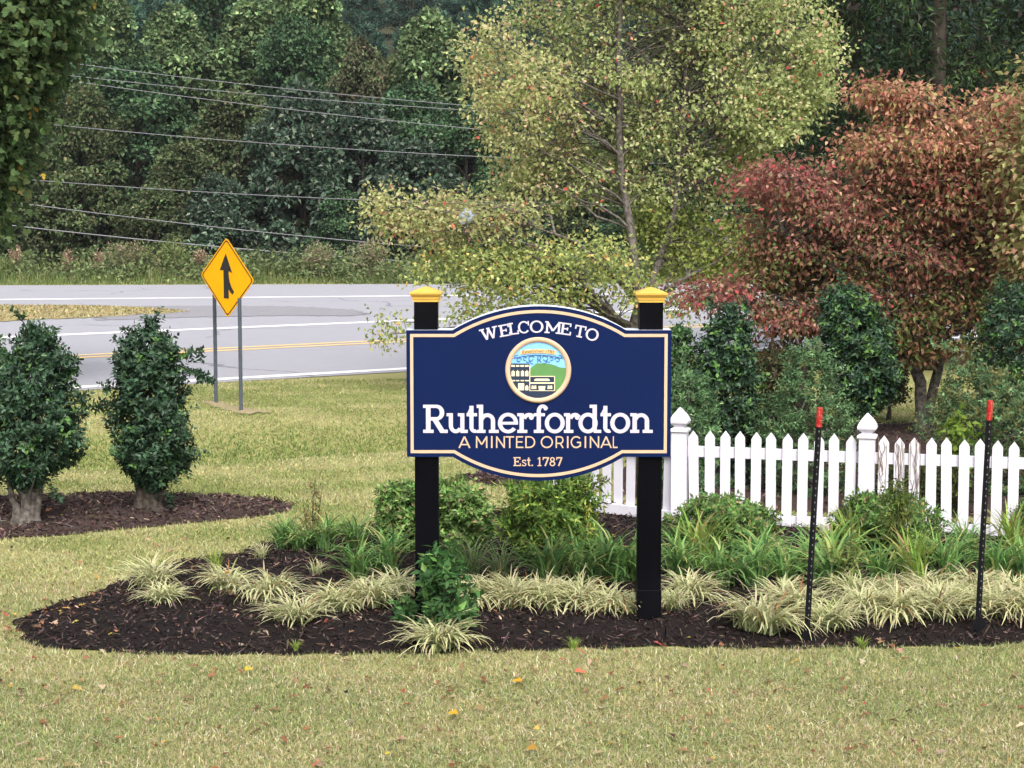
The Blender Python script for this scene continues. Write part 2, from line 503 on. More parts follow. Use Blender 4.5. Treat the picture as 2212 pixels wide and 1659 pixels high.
MEDIAN = sheet('grass_median', MED, M['median'], lambda P: 0.026 + 0.12 * smooth(0, 2.0, edge_dist(MED, P)), 0.7, 22, 0.10)

# ------------------------------------------------------------------ leaf machinery
def unit(v):
    return v / (np.linalg.norm(v, axis=-1, keepdims=True) + 1e-9)

def cards(P, D, N, L, Wd, fold=0.25, lobed=False):
    D = unit(D)
    Sd = unit(np.cross(D, N)); N = np.cross(Sd, D)
    L = np.broadcast_to(L, (len(P),))[:, None]; Wd = np.broadcast_to(Wd, (len(P),))[:, None]
    if lobed:       # five-pointed maple outline
        prof = [(0, 0), (.12, .34), (.42, .50), (.45, .22), (.72, .30), (1.0, 0), (.72, -.30), (.45, -.22), (.42, -.50), (.12, -.34)]
    else:
        prof = [(0, 0), (.42, .5), (1.0, 0), (.42, -.5)]
    k = len(prof)
    V = np.stack([P + D * L * a + Sd * Wd * b + N * (fold * abs(b)) * Wd - N * 0.18 * L * a * a for a, b in prof], 1)
    return V.reshape(-1, 3), np.arange(len(P) * k).reshape(-1, k)

def palette(rng, n, pal, jit=0.12):
    w = np.array([p[0] for p in pal], float)
    c = np.array([p[1] for p in pal], float)[rng.choice(len(pal), n, p=w / w.sum())]
    return c * np.exp(rng.normal(0, jit, (n, 1))) * np.exp(rng.normal(0, jit * 0.35, (n, 3)))

def clump_leaves(rng, cen, n_per, spread, L, Wd, pal, droop=0.2, up=0.8, jit=0.14, cj=0.1, lobed=False, shell=False):
    """leaves spread round clump centres: positions, directions and pigment all vary"""
    idx = np.repeat(np.arange(len(cen)), n_per)
    n = len(idx)
    o = rng.normal(0, 1, (n, 3))
    if shell:
        o = unit(o) * rng.uniform(0.55, 1.05, (n, 1))
        o[:, 2] = np.where(o[:, 2] < -0.35, -o[:, 2] * 0.8, o[:, 2])
    P = cen[idx] + o * np.asarray(spread)
    D = unit(o) * 0.9 + rng.normal(0, 0.55, (n, 3)); D[:, 2] -= droop
    N = rng.normal(0, 0.55, (n, 3)) + unit(o) * 0.5; N[:, 2] += up
    V, Fc = cards(P, D, N, L * rng.uniform(0.65, 1.25, n), Wd * rng.uniform(0.65, 1.25, n), lobed=lobed)
    cl = np.exp(rng.normal(0, cj, (len(cen), 1)))[idx]
    col = palette(rng, n, pal, jit) * cl
    return V, Fc, np.repeat(col, Fc.shape[1], 0)

def shoots(rng, base, dirs, n_leaf, length, L, Wd, pal, jit=0.15, tip_pal=None, tip_p=0.0):
    """leafy shoots: leaves set round a short stem"""
    m = len(base)
    t = np.linspace(0.05, 1, n_leaf)
    ln = length * rng.uniform(0.6, 1.3, (m, 1, 1))
    dirs = unit(dirs)
    P = base[:, None] + dirs[:, None] * (t[None, :, None] * ln)
    a = rng.uniform(0, 6.28, (m, 1)) + np.arange(n_leaf)[None] * 2.4
    ref = unit(np.cross(dirs, np.array([0.31, 0.17, 0.93]) + rng.normal(0, 0.05, (m, 3))))
    bin_ = np.cross(dirs, ref)
    rd = np.cos(a)[..., None] * ref[:, None] + np.sin(a)[..., None] * bin_[:, None]
    D = rd + dirs[:, None] * 0.75 + rng.normal(0, 0.18, (m, n_leaf, 3))
    N = dirs[:, None] * 0.9 - rd * 0.5 + rng.normal(0, 0.25, (m, n_leaf, 3)) + np.array([0, 0, 0.4])
    P, D, N = P.reshape(-1, 3), D.reshape(-1, 3), N.reshape(-1, 3)
    n = len(P)
    V, Fc = cards(P, D, N, L * rng.uniform(0.7, 1.2, n), Wd * rng.uniform(0.7, 1.2, n))
    col = palette(rng, n, pal, jit).reshape(m, n_leaf, 3) * np.exp(rng.normal(0, 0.22, (m, 1, 1)))
    if tip_pal:
        pick = rng.random(m) < tip_p
        tc_ = palette(rng, m * n_leaf, tip_pal, 0.1).reshape(m, n_leaf, 3)
        k = n_leaf // 2
        col[pick, k:] = tc_[pick, k:]
    return V, Fc, np.repeat(col.reshape(-1, 3), 4, 0)

def ell_pts(rng, c, r, n, lo=0.35):
    d = unit(rng.normal(0, 1, (n, 3)))
    return np.asarray(c) + d * (rng.uniform(lo ** 3, 1, (n, 1)) ** (1 / 3)) * np.asarray(r)

def curve(p0, p1, sag, rng, n=5, wob=0.06):
    t = np.linspace(0, 1, n)[:, None]
    d = np.linalg.norm(p1 - p0)
    P = p0 + (p1 - p0) * t
    P[:, 2] += (sag * d * np.sin(np.pi * t[:, 0]))
    P[1:-1] += rng.normal(0, wob * d, (n - 2, 3)) * 0.5
    return P

# ------------------------------------------------------------------ near trees
def grown_tree(name, label, cat, base, trunks, blobs, seed, leafL, leafW, n_per, spread, bark, lmat='leaf', droop=0.3, up=0.7,
               group=None, lobed=False, twig=0.006, cj=0.1, limb_every=5, flat=1.0, min_z=0.9, jit=0.14):
    """trunks: list of (points, radii); blobs: (centre, radii, clumps, palette)"""
    rng = np.random.default_rng(seed)
    base = np.asarray(base, float)
    t = thing(name, label, cat, base, group)
    mb = MB()
    tp = []
    for pts, rr in trunks:
        pts = np.asarray(pts, float)
        k = np.linspace(0, len(pts) - 1, 18)
        fp = np.stack([np.interp(k, range(len(pts)), pts[:, a]) for a in range(3)], 1)
        fp[1:-1] += rng.normal(0, rr[0] * 0.16, (16, 3)) * np.array([1, 1, 0])
        mb.tube(fp - base, np.interp(k, range(len(rr)), rr), 10)
        tp.append(fp)
    tp = np.concatenate(tp)
    crown = MB()
    for c, r, n, pal in blobs:
        cen = ell_pts(rng, c, r, n)
        big = None
        for q, p in enumerate(cen):
            hd = np.linalg.norm(tp[:, :2] - p[:2], axis=1)
            sc_ = np.abs(tp[:, 2] - np.maximum(p[2] - 0.45 * hd, base[2] + min_z)) + 0.3 * hd + np.where(tp[:, 2] < base[2] + min_z, 50, 0)
            s = tp[int(np.argmin(sc_))]
            if q % limb_every == 0 or big is None:
                big = curve(s, p, 0.05, rng, 7)
                mb.tube(big - base, np.linspace(twig * 4.2, twig * 0.9, 7), 5, cap=False)
            else:
                k = int(np.argmin(np.linalg.norm(big - p, axis=1)))
                k = max(0, k - 1)
                mb.tube(curve(big[k], p, 0.04, rng, 4) - base, np.linspace(twig * 1.6, twig * 0.6, 4), 4, cap=False)
        V, Fc, col = clump_leaves(rng, cen, n_per, np.array([1, 1, flat]) * spread, leafL, leafW, pal, droop, up, jit=jit, cj=cj, lobed=lobed)
        crown.add(V - base, Fc, col)
    mb.obj('trunk', bark, t, True)
    crown.obj('crown', M[lmat], t)
    return t

def blob(px, py, rx, rz, Y, ry, n, pal):
    s = ppm(Y)
    return (at(px, py, Y), np.array([rx / s, ry, rz / s]), n, pal)

OLIVE = [(5, (0.356, 0.415, 0.172)), (4, (0.438, 0.478, 0.218)), (2.6, (0.262, 0.336, 0.121)), (0.8, (0.548, 0.483, 0.299)), (0.22, (0.679, 0.336, 0.241)), (0.5, (0.570, 0.578, 0.345)), (0.10, (0.602, 0.115, 0.092))]
OLIVE_Y = [(5, (0.318, 0.383, 0.139)), (3, (0.427, 0.457, 0.172)), (2, (0.219, 0.300, 0.092)), (.6, (0.701, 0.557, 0.195)), (0.2, (0.679, 0.378, 0.160))]
OLIVE_P = [(5, (0.383, 0.405, 0.177)), (3, (0.471, 0.457, 0.224)), (2, (0.296, 0.347, 0.132)), (0.8, (0.602, 0.431, 0.287)), (0.22, (0.657, 0.200, 0.149))]
OLIVE_G = [(5, (0.231, 0.281, 0.073)), (3, (0.300, 0.331, 0.106)), (2, (0.175, 0.225, 0.056))]
YT = 28.0
yb = at(1365, 836, YT)
yb = np.array([yb[0], YT, g1(yb[0], YT)])
def tr(*pp, Y=YT):
    return [at(px, py, Y + dy) for px, py, dy in pp]
trunks = [([yb, *tr((1366, 760, 0), (1376, 640, 0), (1368, 530, .1), (1345, 420, .15), (1338, 300, .1), (1340, 170, 0), (1342, 20, 0), (1335, -250, 0))], [.10, .085, .075, .07, .062, .055, .05, .04, .012]),
          ([*tr((1374, 700, 0), (1415, 600, .2), (1455, 470, .3), (1470, 330, .3), (1480, 180, .4), (1500, -100, .4))], [.06, .055, .05, .045, .04, .012]),
          ([*tr((1370, 640, 0), (1310, 580, -.3), (1240, 520, -.5), (1150, 490, -.8))], [.05, .042, .032, .012]),
          ([*tr((1370, 705, 0), (1340, 690, -.2), (1270, 625, -.5), (1230, 590, -.7))], [.04, .034, .026, .01]),
          ([*tr((1385, 660, 0), (1480, 600, -.1), (1560, 560, .1), (1610, 520, .2))], [.04, .034, .026, .01])]
blobs = [blob(1380, 120, 320, 210, YT + .75, 1.3, 250, OLIVE), blob(1640, 110, 165, 180, YT, 1.0, 92, OLIVE), blob(1130, 250, 130, 170, YT, .9, 66, OLIVE_P),
         blob(1010, 475, 170, 56, YT - .6, 0.7, 44, OLIVE_P), blob(850, 465, 50, 62, YT - .6, 0.4, 11, OLIVE_P), blob(1060, 575, 175, 52, YT - .8, .8, 46, OLIVE_Y), blob(1270, 565, 120, 52, YT - .6, .8, 24, OLIVE_Y),
         blob(1500, 530, 115, 82, YT + .75, .9, 56, OLIVE_G), blob(1230, 385, 190, 70, YT + .75, .9, 50, OLIVE), blob(1480, 370, 170, 85, YT + .75, 1.0, 60, OLIVE), blob(1400, -280, 300, 260, YT, 1.8, 130, OLIVE),
         blob(1650, 280, 130, 52, YT, .8, 26, OLIVE), blob(1775, 120, 45, 70, YT, .5, 12, OLIVE), blob(1100, 640, 170, 26, YT - .6, 0.7, 13, OLIVE_Y), blob(1330, 645, 120, 26, YT - .4, 0.6, 8, OLIVE_Y), blob(1460, 640, 60, 30, YT, 0.6, 6, OLIVE_G),
         blob(1420, 480, 70, 70, YT + .75, 0.7, 15, OLIVE_G), blob(840, 705, 50, 22, YT - .8, 0.3, 3, OLIVE_Y), blob(1010, 690, 70, 18, YT - .8, 0.4, 4, OLIVE_Y), blob(1720, 210, 80, 26, YT, .4, 10, OLIVE), blob(1040, 90, 40, 60, YT, .4, 8, OLIVE_P)]
grown_tree('deciduous_tree', 'tall yellow green tree with orange leaf tips rising behind the navy welcome sign', 'tree', yb, trunks, blobs, 3, 0.074, 0.056, 74,
           0.165, M['bark_pale'], droop=0.35, up=0.25, jit=0.09, cj=0.09, flat=.7, twig=.006)

RED = [(5, (0.234, 0.103, 0.080)), (4, (0.297, 0.147, 0.103)), (2.2, (0.387, 0.231, 0.147)), (3.2, (0.171, 0.194, 0.079)), (0.5, (0.450, 0.089, 0.095)), (1.2, (0.140, 0.069, 0.059))]
REDH = [(5, (0.261, 0.097, 0.084)), (3, (0.342, 0.149, 0.116)), (.6, (0.450, 0.083, 0.095)), (2.4, (0.180, 0.090, 0.069)), (1.4, (0.378, 0.242, 0.158)), (1.2, (0.180, 0.209, 0.084))]
SALM = [(4, (0.40, 0.195, 0.122)), (3, (0.50, 0.285, 0.185)), (3, (0.28, 0.122, 0.085)), (2.8, (0.32, 0.275, 0.115)), (0.5, (0.50, 0.14, 0.12)), (1.2, (.19, .19, .075))]
SALM2 = [(4, (0.33, 0.150, 0.100)), (2, (0.44, 0.23, 0.155)), (4, (0.25, 0.100, 0.074)), (3, (0.26, 0.235, 0.095)), (0.5, (0.49, 0.105, 0.10)), (1.8, (.185, .19, .075))]
BRN = [(4, (0.204, 0.113, 0.064)), (3, (0.166, 0.189, 0.066)), (2, (0.266, 0.151, 0.084)), (2.6, (0.133, 0.189, 0.056))]
YLR = [(4, (0.31, 0.30, 0.125)), (3, (0.23, 0.25, 0.09)), (2, (0.38, 0.27, 0.15)), (1, (0.33, 0.17, 0.11))]
YD = 21.5
db = at(1992, 925, YD); db = np.array([db[0], YD, g1(db[0], YD)])
dtr = lambda *pp: [at(px, py, YD + dy) for px, py, dy in pp]
trunks = [([db, *dtr((1990, 860, 0), (1978, 780, 0), (1965, 700, 0), (1930, 600, .1), (1880, 500, .2), (1840, 420, .2))], [.085, .075, .07, .06, .045, .03, .01]),
          ([db + np.array([.05, .02, 0]), *dtr((2012, 860, .1), (2030, 780, .2), (2034, 680, .2), (2048, 560, .3), (2055, 420, .3), (2050, 300, .3))], [.07, .065, .06, .05, .04, .03, .01]),
          ([*dtr((1965, 700, 0), (1850, 620, -.2), (1760, 560, -.3), (1690, 500, -.3))], [.045, .038, .03, .01]),
          ([*dtr((2034, 690, .1), (2100, 620, -.2), (2170, 540, -.3))], [.045, .035, .012])]
blobs = [blob(1700, 400, 105, 50, YD, .8, 40, REDH), blob(1770, 480, 165, 75, YD, .9, 58, RED), blob(1960, 330, 150, 62, YD, .9, 52, SALM), blob(1950, 222, 78, 38, YD, .5, 20, SALM), blob(1885, 195, 30, 18, YD, .3, 5, SALM),
         blob(2110, 295, 150, 60, YD, .9, 52, SALM), blob(2000, 430, 190, 70, YD, 1.0, 58, SALM2), blob(1900, 560, 240, 80, YD, 1.0, 78, RED), blob(2110, 520, 170, 105, YD, 1.0, 58, SALM2),
         blob(1740, 590, 135, 62, YD, .9, 38, BRN), blob(1560, 636, 80, 24, YD - .4, .5, 17, REDH), blob(1710, 680, 100, 44, YD - .2, .7, 28, RED), blob(1930, 690, 190, 52, YD, .9, 44, BRN),
         blob(2120, 660, 150, 60, YD, .9, 38, BRN), blob(1995, 745, 130, 26, YD - .2, .6, 16, BRN), blob(2190, 240, 70, 45, YD, .6, 16, SALM), blob(2330, 430, 160, 220, YD, 1.2, 60, SALM2),
         blob(1650, 560, 50, 55, YD, .6, 12, BRN), blob(1690, 770, 60, 50, YD + .3, .6, 13, BRN), blob(1870, 640, 40, 24, YD - .7, .3, 5, REDH)]
grown_tree('dogwood_tree', 'dusky red autumn dogwood with drooping leaves on a split grey trunk', 'tree', db, trunks, blobs, 5, 0.074, 0.044, 72, 0.18,
           M['bark_pale'], droop=0.55, up=0.5, twig=0.008, cj=0.13, flat=0.40)
# yellow green tree at the right edge
YR = 20.0
rb = at(2420, 960, YR); rb = np.array([rb[0], YR, g1(rb[0], YR)])
trunks = [([rb, *[at(px, py, YR) for px, py in ((2415, 800), (2400, 600), (2390, 380), (2400, 120))]], [.10, .09, .07, .05, .012])]
blobs = [blob(2235, 330, 55, 110, YR, .6, 22, YLR), blob(2220, 520, 65, 80, YR, .6, 20, YLR), blob(2420, 350, 180, 260, YR, 1.3, 90, YLR), blob(2300, 180, 90, 60, YR, .6, 18, YLR)]
grown_tree('deciduous_tree', 'yellow and salmon leaved tree reaching in beside the red dogwood from outside the frame', 'tree', rb, trunks, blobs, 6, 0.09, 0.06, 44, 0.17, M['bark_pale'], droop=0.4, cj=0.1)

# dark maple hanging in from the left
MAP = [(5, (0.075, 0.123, 0.045)), (4, (0.053, 0.091, 0.035)), (2, (0.118, 0.164, 0.063)), (0.3, (0.235, 0.227, 0.087)), (0.08, (0.512, 0.319, 0.050))]
YM = 27.0
lb = at(-300, 860, YM); lb = np.array([lb[0], YM, g1(lb[0], YM)])
trunks = [([lb, *[at(px, py, YM) for px, py in ((-300, 700), (-290, 450), (-280, 150), (-270, -200))]], [.2, .18, .15, .11, .03])]
blobs = [blob(0, 80, 115, 120, YM, 1.4, 70, MAP), blob(100, 30, 62, 48, YM, .8, 18, MAP), blob(0, 235, 62, 75, YM, .9, 28, MAP), blob(-22, 355, 44, 50, YM, .7, 14, MAP), blob(-48, 460, 40, 34, YM, .6, 9, MAP),
         blob(-250, 150, 260, 300, YM, 2.0, 130, MAP), blob(-240, 480, 180, 130, YM, 1.5, 55, MAP), blob(40, -150, 200, 130, YM, 1.4, 45, MAP)]
grown_tree('maple_tree', 'dark green maple overhanging from the left edge of the picture', 'tree', lb, trunks, blobs, 8, 0.13, 0.13, 95, 0.26, M['bark'], droop=0.35, lobed=True, cj=0.2)

# dark evergreens at the upper right
CED = [(5, (0.030, 0.051, 0.024)), (4, (0.041, 0.068, 0.033)), (1.6, (0.074, 0.128, 0.045)), (1.5, (0.070, 0.057, 0.051)), (0.1, (0.405, 0.176, 0.075))]
CEDG = [(5, (0.065, 0.130, 0.039)), (2, (0.046, 0.078, 0.031))]
for q, (px, yy, H, R, lab) in enumerate([(1830, 33.0, 11.0, 1.7, 'dark evergreen behind the gap between the yellow green tree and the red dogwood'),
                                        (2010, 31.5, 12.0, 1.9, 'dark evergreen whose crown shows above the top of the red dogwood'),
                                        (2215, 32.5, 11.5, 2.0, 'dark evergreen in the upper right corner of the picture'),
                                        (2420, 31.0, 11.0, 2.0, 'dark evergreen standing outside the right edge with its side showing')]):
    rng = np.random.default_rng(40 + q)
    x = (px - CX) / F * yy
    b = np.array([x, yy, g1(x, yy)])
    t = thing('cedar_tree', lab, 'tree', b, 'dark evergreens behind the dogwood')
    MB().tube([(0, 0, 0), (.05, 0, H * .5), (0, 0, H * .97)], [.2, .13, .02], 9).obj('trunk', M['bark_dark'], t, True)
    n = 520
    h = rng.uniform(0.06, 0.98, n)
    a = rng.uniform(0, 6.28, n)
    r = R * np.minimum(1, 2.6 * (1 - h) ** 0.8) * rng.uniform(0.45, 1.05, n)
    cen = np.stack([np.cos(a) * r, np.sin(a) * r, h * H], 1)
    mb = MB()
    mb.add(*clump_leaves(rng, cen, 34, (.26, .26, .14), 0.17, 0.055, CED, 0.25, 0.5, cj=0.25))
    out_ = np.stack([np.cos(a), np.sin(a), rng.uniform(0.1, 0.7, n)], 1)
    k = rng.random(n) < 0.3
    mb.add(*shoots(rng, cen[k] + out_[k] * .2, out_[k] + rng.normal(0, .3, (k.sum(), 3)), 12, .35, .11, .03, CEDG))
    mb.obj('crown', M['leaf'], t)

# ------------------------------------------------------------------ the wood beyond the road
def copy_thing(src, loc, rotz, sc, label=None):
    r = src.copy(); C.objects.link(r)
    r.location = loc; r.rotation_euler = (0, 0, rotz); r.scale = (sc[0], sc[0], sc[1])
    if label: r['label'] = label
    for ch in list(src.children):
        c = ch.copy(); C.objects.link(c); c.parent = r
        for g in ch.children:
            d = g.copy(); C.objects.link(d); d.parent = c
    return r

def forest_proto(name, label, H, R, pal, seed, L=0.25, Wd=0.19, n_cl=170, n_per=120, group='broadleaved trees of the wood beyond the road', skew=0.5):
    rng = np.random.default_rng(seed)
    t = thing(name, label, 'tree', (0, 0, 0), group)
    mb = MB().tube([(0, 0, -.5), (.1, 0, H * .4), (0, .1, H * .9)], [.28, .2, .04], 8)
    h = rng.uniform(0.0, 1.0, n_cl) ** .72 * .83 + .17
    a = rng.uniform(0, 6.28, n_cl)
    lump = 1 + 0.22 * np.sin(a * 3 + seed) * np.sin(h * 9 + seed * 2)
    r = R * np.clip(1.75 * h ** skew * (1 - h) ** 0.5, 0, 1) * lump * rng.uniform(0.62, 1.05, n_cl)
    cen = np.stack([np.cos(a) * r, np.sin(a) * r, h * H], 1)
    for p in cen[::5]:
        mb.tube(curve(np.array([0, 0, max(0.5, p[2] - np.hypot(p[0], p[1]) * .8)]), p, .05, rng, 5), np.linspace(.09, .02, 5), 4, cap=False)
    mb.obj('trunk', M['bark_dark'], t, True)
    cr = MB()
    cr.add(*clump_leaves(rng, cen, n_per, .085 * R + .38, L, Wd, pal, 0.25, 0.75, cj=0.32, shell=True))
    cr.obj('crown', M['leaf_far'], t)
    return t

D1 = [(5, (0.040, 0.081, 0.039)), (4, (0.057, 0.106, 0.050)), (2, (0.087, 0.136, 0.066)), (1, (0.028, 0.054, 0.032))]
D2 = [(5, (0.098, 0.156, 0.069)), (4, (0.137, 0.197, 0.088)), (2, (0.068, 0.115, 0.051)), (.8, (0.206, 0.246, 0.115))]
D3 = [(5, (0.073, 0.103, 0.046)), (4, (0.095, 0.123, 0.055)), (2, (0.054, 0.078, 0.037)), (1, (0.137, 0.127, 0.071))]
D4 = [(5, (0.044, 0.078, 0.049)), (3, (0.106, 0.143, 0.102)), (3, (0.029, 0.054, 0.035)), (1, (0.160, 0.186, 0.141))]
D5 = [(5, (0.085, 0.092, 0.050)), (4, (0.071, 0.104, 0.046)), (2, (0.116, 0.096, 0.063))]
protos = [forest_proto('broadleaf_tree', 'deep green round crowned tree in the wood beyond the road', 17, 4.0, D1, 11),
          forest_proto('broadleaf_tree', 'tall pale green poplar like tree in the wood beyond the road', 20, 3.2, D2, 12, skew=.35, L=.30, Wd=.23),
          forest_proto('broadleaf_tree', 'olive green bushy tree in the wood beyond the road', 15, 3.8, D3, 13),
          forest_proto('broadleaf_tree', 'dark tree with silvery pale leaf edges in the wood beyond the road', 14, 3.8, D4, 14, L=.32, Wd=.21),
          forest_proto('broadleaf_tree', 'brownish green tree turning for autumn in the wood beyond the road', 16, 3.2, D5, 15)]
used = [False] * len(protos)
rng = np.random.default_rng(77)
LOOK = ('deep green round crowned tree', 'tall pale green narrow tree', 'olive green bushy tree', 'dark tree with silvery leaf edges', 'brownish green autumn tinged tree')
def place_of(px, Yd):
    row = 'wood front' if Yd < 93.5 else 'mid wood' if Yd < 99 else 'wood back'
    for lim, txt in ((20, 'behind the left maple'), (150, 'by the left edge'), (270, 'left of the second holly'), (370, 'above the second holly'), (450, 'left of the warning sign'), (540, 'above the warning sign'),
                     (640, 'right of the warning sign'), (720, 'well right of the warning sign'), (820, 'left of the pale bag'), (910, 'left of the left sign post'), (960, 'above the left sign post'), (1040, 'above the pale bag'), (1350, 'behind the yellow green tree'), (1700, 'behind the yellow green tree, right side')):
        if px < lim: return row + ' ' + txt
    return row + ' behind the red dogwood'
def put(k, px, Yd, top_py=None, hs=None, ws=1.0):
    lab_ = LOOK[k] + ', ' + place_of(px, Yd)
    x = (px - CX) / F * Yd
    z = g1(x, Yd) - 0.3
    H0 = (17, 20, 15, 14, 16)[k]
    if top_py is not None:
        H = at(px, top_py, Yd)[2] - z
        hs = H / H0
    sc = (ws * (0.9 + 0.2 * rng.random()), hs)
    if not used[k]:
        o = protos[k]; used[k] = True
        o.location = (x, Yd, z); o.rotation_euler = (0, 0, rng.random() * 6.28); o.scale = (sc[0], sc[0], sc[1]); o['label'] = lab_
    else:
        copy_thing(protos[k], (x, Yd, z), rng.random() * 6.28, sc, lab_)
# front row, read from the photograph: kind, pixel column, depth, pixel row of the top
front = [(2, 60, 93, 330, .9), (2, 190, 94, 210, .9), (0, 130, 98, 120, 1.0), (0, 300, 97, 150, 1.0), (1, 240, 104, 0, 1.0), (2, 400, 93, 330, .85), (1, 390, 103, 30, 1.05), (3, 470, 92, 400, .8),
         (2, 520, 97, 220, 1.0), (1, 560, 105, 10, 1.1), (0, 640, 101, 60, 1.0), (3, 660, 94, 210, 1.0), (1, 680, 107, -40, 1.1), (3, 790, 93, 250, 1.05), (4, 780, 100, 110, .9), (0, 890, 96, 200, 1.0), (3, 900, 91, 330, .9),
         (1, 930, 100, 40, .9), (0, 1010, 93, 250, .9), (4, 880, 104, 130, .9), (3, 1090, 95, 280, 1.0), (0, 1190, 97, 210, 1.0), (2, 1290, 94, 330, .9), (0, 1390, 98, 200, 1.0), (2, 1500, 99, 150, 1.0), (0, 1620, 96, 200, 1.0),
         (2, 1720, 97, 160, 1.0), (0, 1820, 98, 120, 1.0), (0, 1950, 97, 180, 1.0), (2, 2080, 98, 150, 1.0), (0, 2200, 97, 150, 1.0), (0, -60, 96, 100, 1.1), (1, 90, 106, -60, 1.1), (0, 1640, 108, -20, 1.1), (1, 1760, 110, -60, 1.1),
         (0, 480, 112, -60, 1.1), (4, 620, 95, 330, .7), (2, 340, 91, 420, .7), (0, 740, 91, 430, .6), (0, 1560, 91, 380, .8), (0, 1420, 90, 420, .8)]
for k, px, Yd, top, ws in front:
    put(k, px, Yd, top_py=top, ws=ws)

# pines higher up the hill
PIN = [(5, (0.042, 0.089, 0.063)), (4, (0.058, 0.114, 0.079)), (2, (0.081, 0.142, 0.097)), (1, (0.025, 0.055, 0.043))]
def pine_proto(seed, H, R, label):
    rng = np.random.default_rng(seed)
    t = thing('pine_tree', label, 'tree', (0, 0, 0), 'pines on the hill above the wood')
    MB().tube([(0, 0, -.5), (.1, 0, H * .5), (0, 0, H * .98)], [.25, .18, .03], 7).obj('trunk', M['bark_dark'], t, True)
    n = 150
    h = rng.uniform(0.25, 1, n); a = rng.uniform(0, 6.28, n)
    r = R * np.clip((1.02 - h) ** .7 * 1.5, 0.05, 1) * rng.uniform(.4, 1.05, n)
    cen = np.stack([np.cos(a) * r, np.sin(a) * r, h * H], 1)
    cr = MB()
    cr.add(*clump_leaves(rng, cen, 46, (.42, .42, .32), .62, .16, PIN, -0.35, 0.5, cj=0.28, shell=True))
    cr.obj('crown', M['leaf_far'], t)
    return t
pines = [pine_proto(51, 17, 2.5, 'blue green pine with a pointed crown on the far hillside'), pine_proto(52, 20, 2.9, 'tall broad blue green pine on the far hillside')]
pu = [False, False]
for row, Yd in enumerate((122, 133, 145, 158, 172, 188, 206, 226)):
    halfw = Yd * 0.34
    n = int(2 * halfw / 4.6)
    for q in range(n):
        x = -halfw + 2 * halfw * (q + .5) / n + rng.normal(0, 1.0)
        yy = Yd + rng.normal(0, 2.5)
        k = int(rng.random() < .45)
        s = rng.uniform(.8, 1.15)
        if row > 3 and 1120 < CX + x / yy * F < 2000 and False: continue
        loc, rz, sc = (x, yy, g1(x, yy) - .3), rng.random() * 6.28, (s, s * rng.uniform(.9, 1.1))
        if not pu[k]:
            pu[k] = True; pines[k].location = loc; pines[k].rotation_euler = (0, 0, rz); pines[k].scale = (sc[0], sc[0], sc[1])
        else:
            copy_thing(pines[k], loc, rz, sc)

# ------------------------------------------------------------------ blades
def blade_field(rng, P, z, hgt, wid, lean, pal, jit=0.18, tri=False):
    """one bent triangle pair per blade"""
    n = len(P)
    a = rng.uniform(0, 6.28, n); f = rng.uniform(0, 6.28, n)
    h = hgt * rng.uniform(0.5, 1.35, n); w = wid * rng.uniform(0.6, 1.4, n)
    ln = lean * np.abs(rng.normal(0, 1, n))
    dx, dy = np.cos(a), np.sin(a)
    sx, sy = np.cos(f) * w / 2, np.sin(f) * w / 2
    B = np.column_stack([P, z])
    v0 = B + np.column_stack([sx, sy, np.zeros(n)]); v1 = B - np.column_stack([sx, sy, np.zeros(n)])
    mid = B + np.column_stack([dx * ln * h * .4, dy * ln * h * .4, h * .62])
    v2 = mid - np.column_stack([sx, sy, np.zeros(n)]) * .8; v3 = mid + np.column_stack([sx, sy, np.zeros(n)]) * .8
    v4 = B + np.column_stack([dx * ln * h * 1.1, dy * ln * h * 1.1, h * np.clip(1.05 - 0.22 * ln, .5, 1.1)])
    if tri:
        col = palette(rng, n, pal, jit)
        return np.stack([v0, v1, v4], 1).reshape(-1, 3), [np.arange(n * 3).reshape(-1, 3)], np.repeat(col, 3, 0)
    V = np.stack([v0, v1, v2, v3, v4], 1).reshape(-1, 3)
    i5 = np.arange(n) * 5
    col = palette(rng, n, pal, jit)
    return V, [np.stack([i5, i5 + 1, i5 + 2, i5 + 3], 1), np.stack([i5 + 3, i5 + 2, i5 + 4], 1)], np.repeat(col, 5, 0)

LAWN = [(5, (0.325, 0.310, 0.143)), (4, (0.240, 0.271, 0.105)), (3.4, (0.460, 0.399, 0.242)), (1.4, (0.150, 0.197, 0.075)), (1.0, (0.580, 0.522, 0.385)), (.6, (0.340, 0.207, 0.154))]
LAWN_G = [(5, (0.270, 0.291, 0.119)), (4, (0.205, 0.256, 0.094)), (2.6, (0.400, 0.360, 0.209)), (1.6, (0.135, 0.187, 0.066)), (.8, (0.540, 0.492, 0.352))]
LAWN_M = [(5, (0.365, 0.355, 0.171)), (4, (0.315, 0.320, 0.143)), (3, (0.420, 0.389, 0.220))]
SWALE = [(5, (0.125, 0.19, 0.048)), (4, (0.17, 0.23, 0.062)), (1.2, (0.27, 0.28, 0.10))]
LAWN_MG = [(5, (0.185, 0.236, 0.075)), (4, (0.230, 0.266, 0.094)), (2, (0.320, 0.310, 0.138))]
rng = np.random.default_rng(101)
def patch_noise(P, s, k):
    return (np.sin(P[:, 0] * s + k) * np.sin(P[:, 1] * s * 1.3 + 2 * k) + np.sin(P[:, 0] * s * 2.3 + P[:, 1] * s * 1.9 + k) + np.sin(P[:, 1] * s * 3.1 - P[:, 0] * s * 1.1)) / 3
mb = MB()
edge_beds = [rough_edge(b, .12, .03, k) for k, b in enumerate(BEDS)]
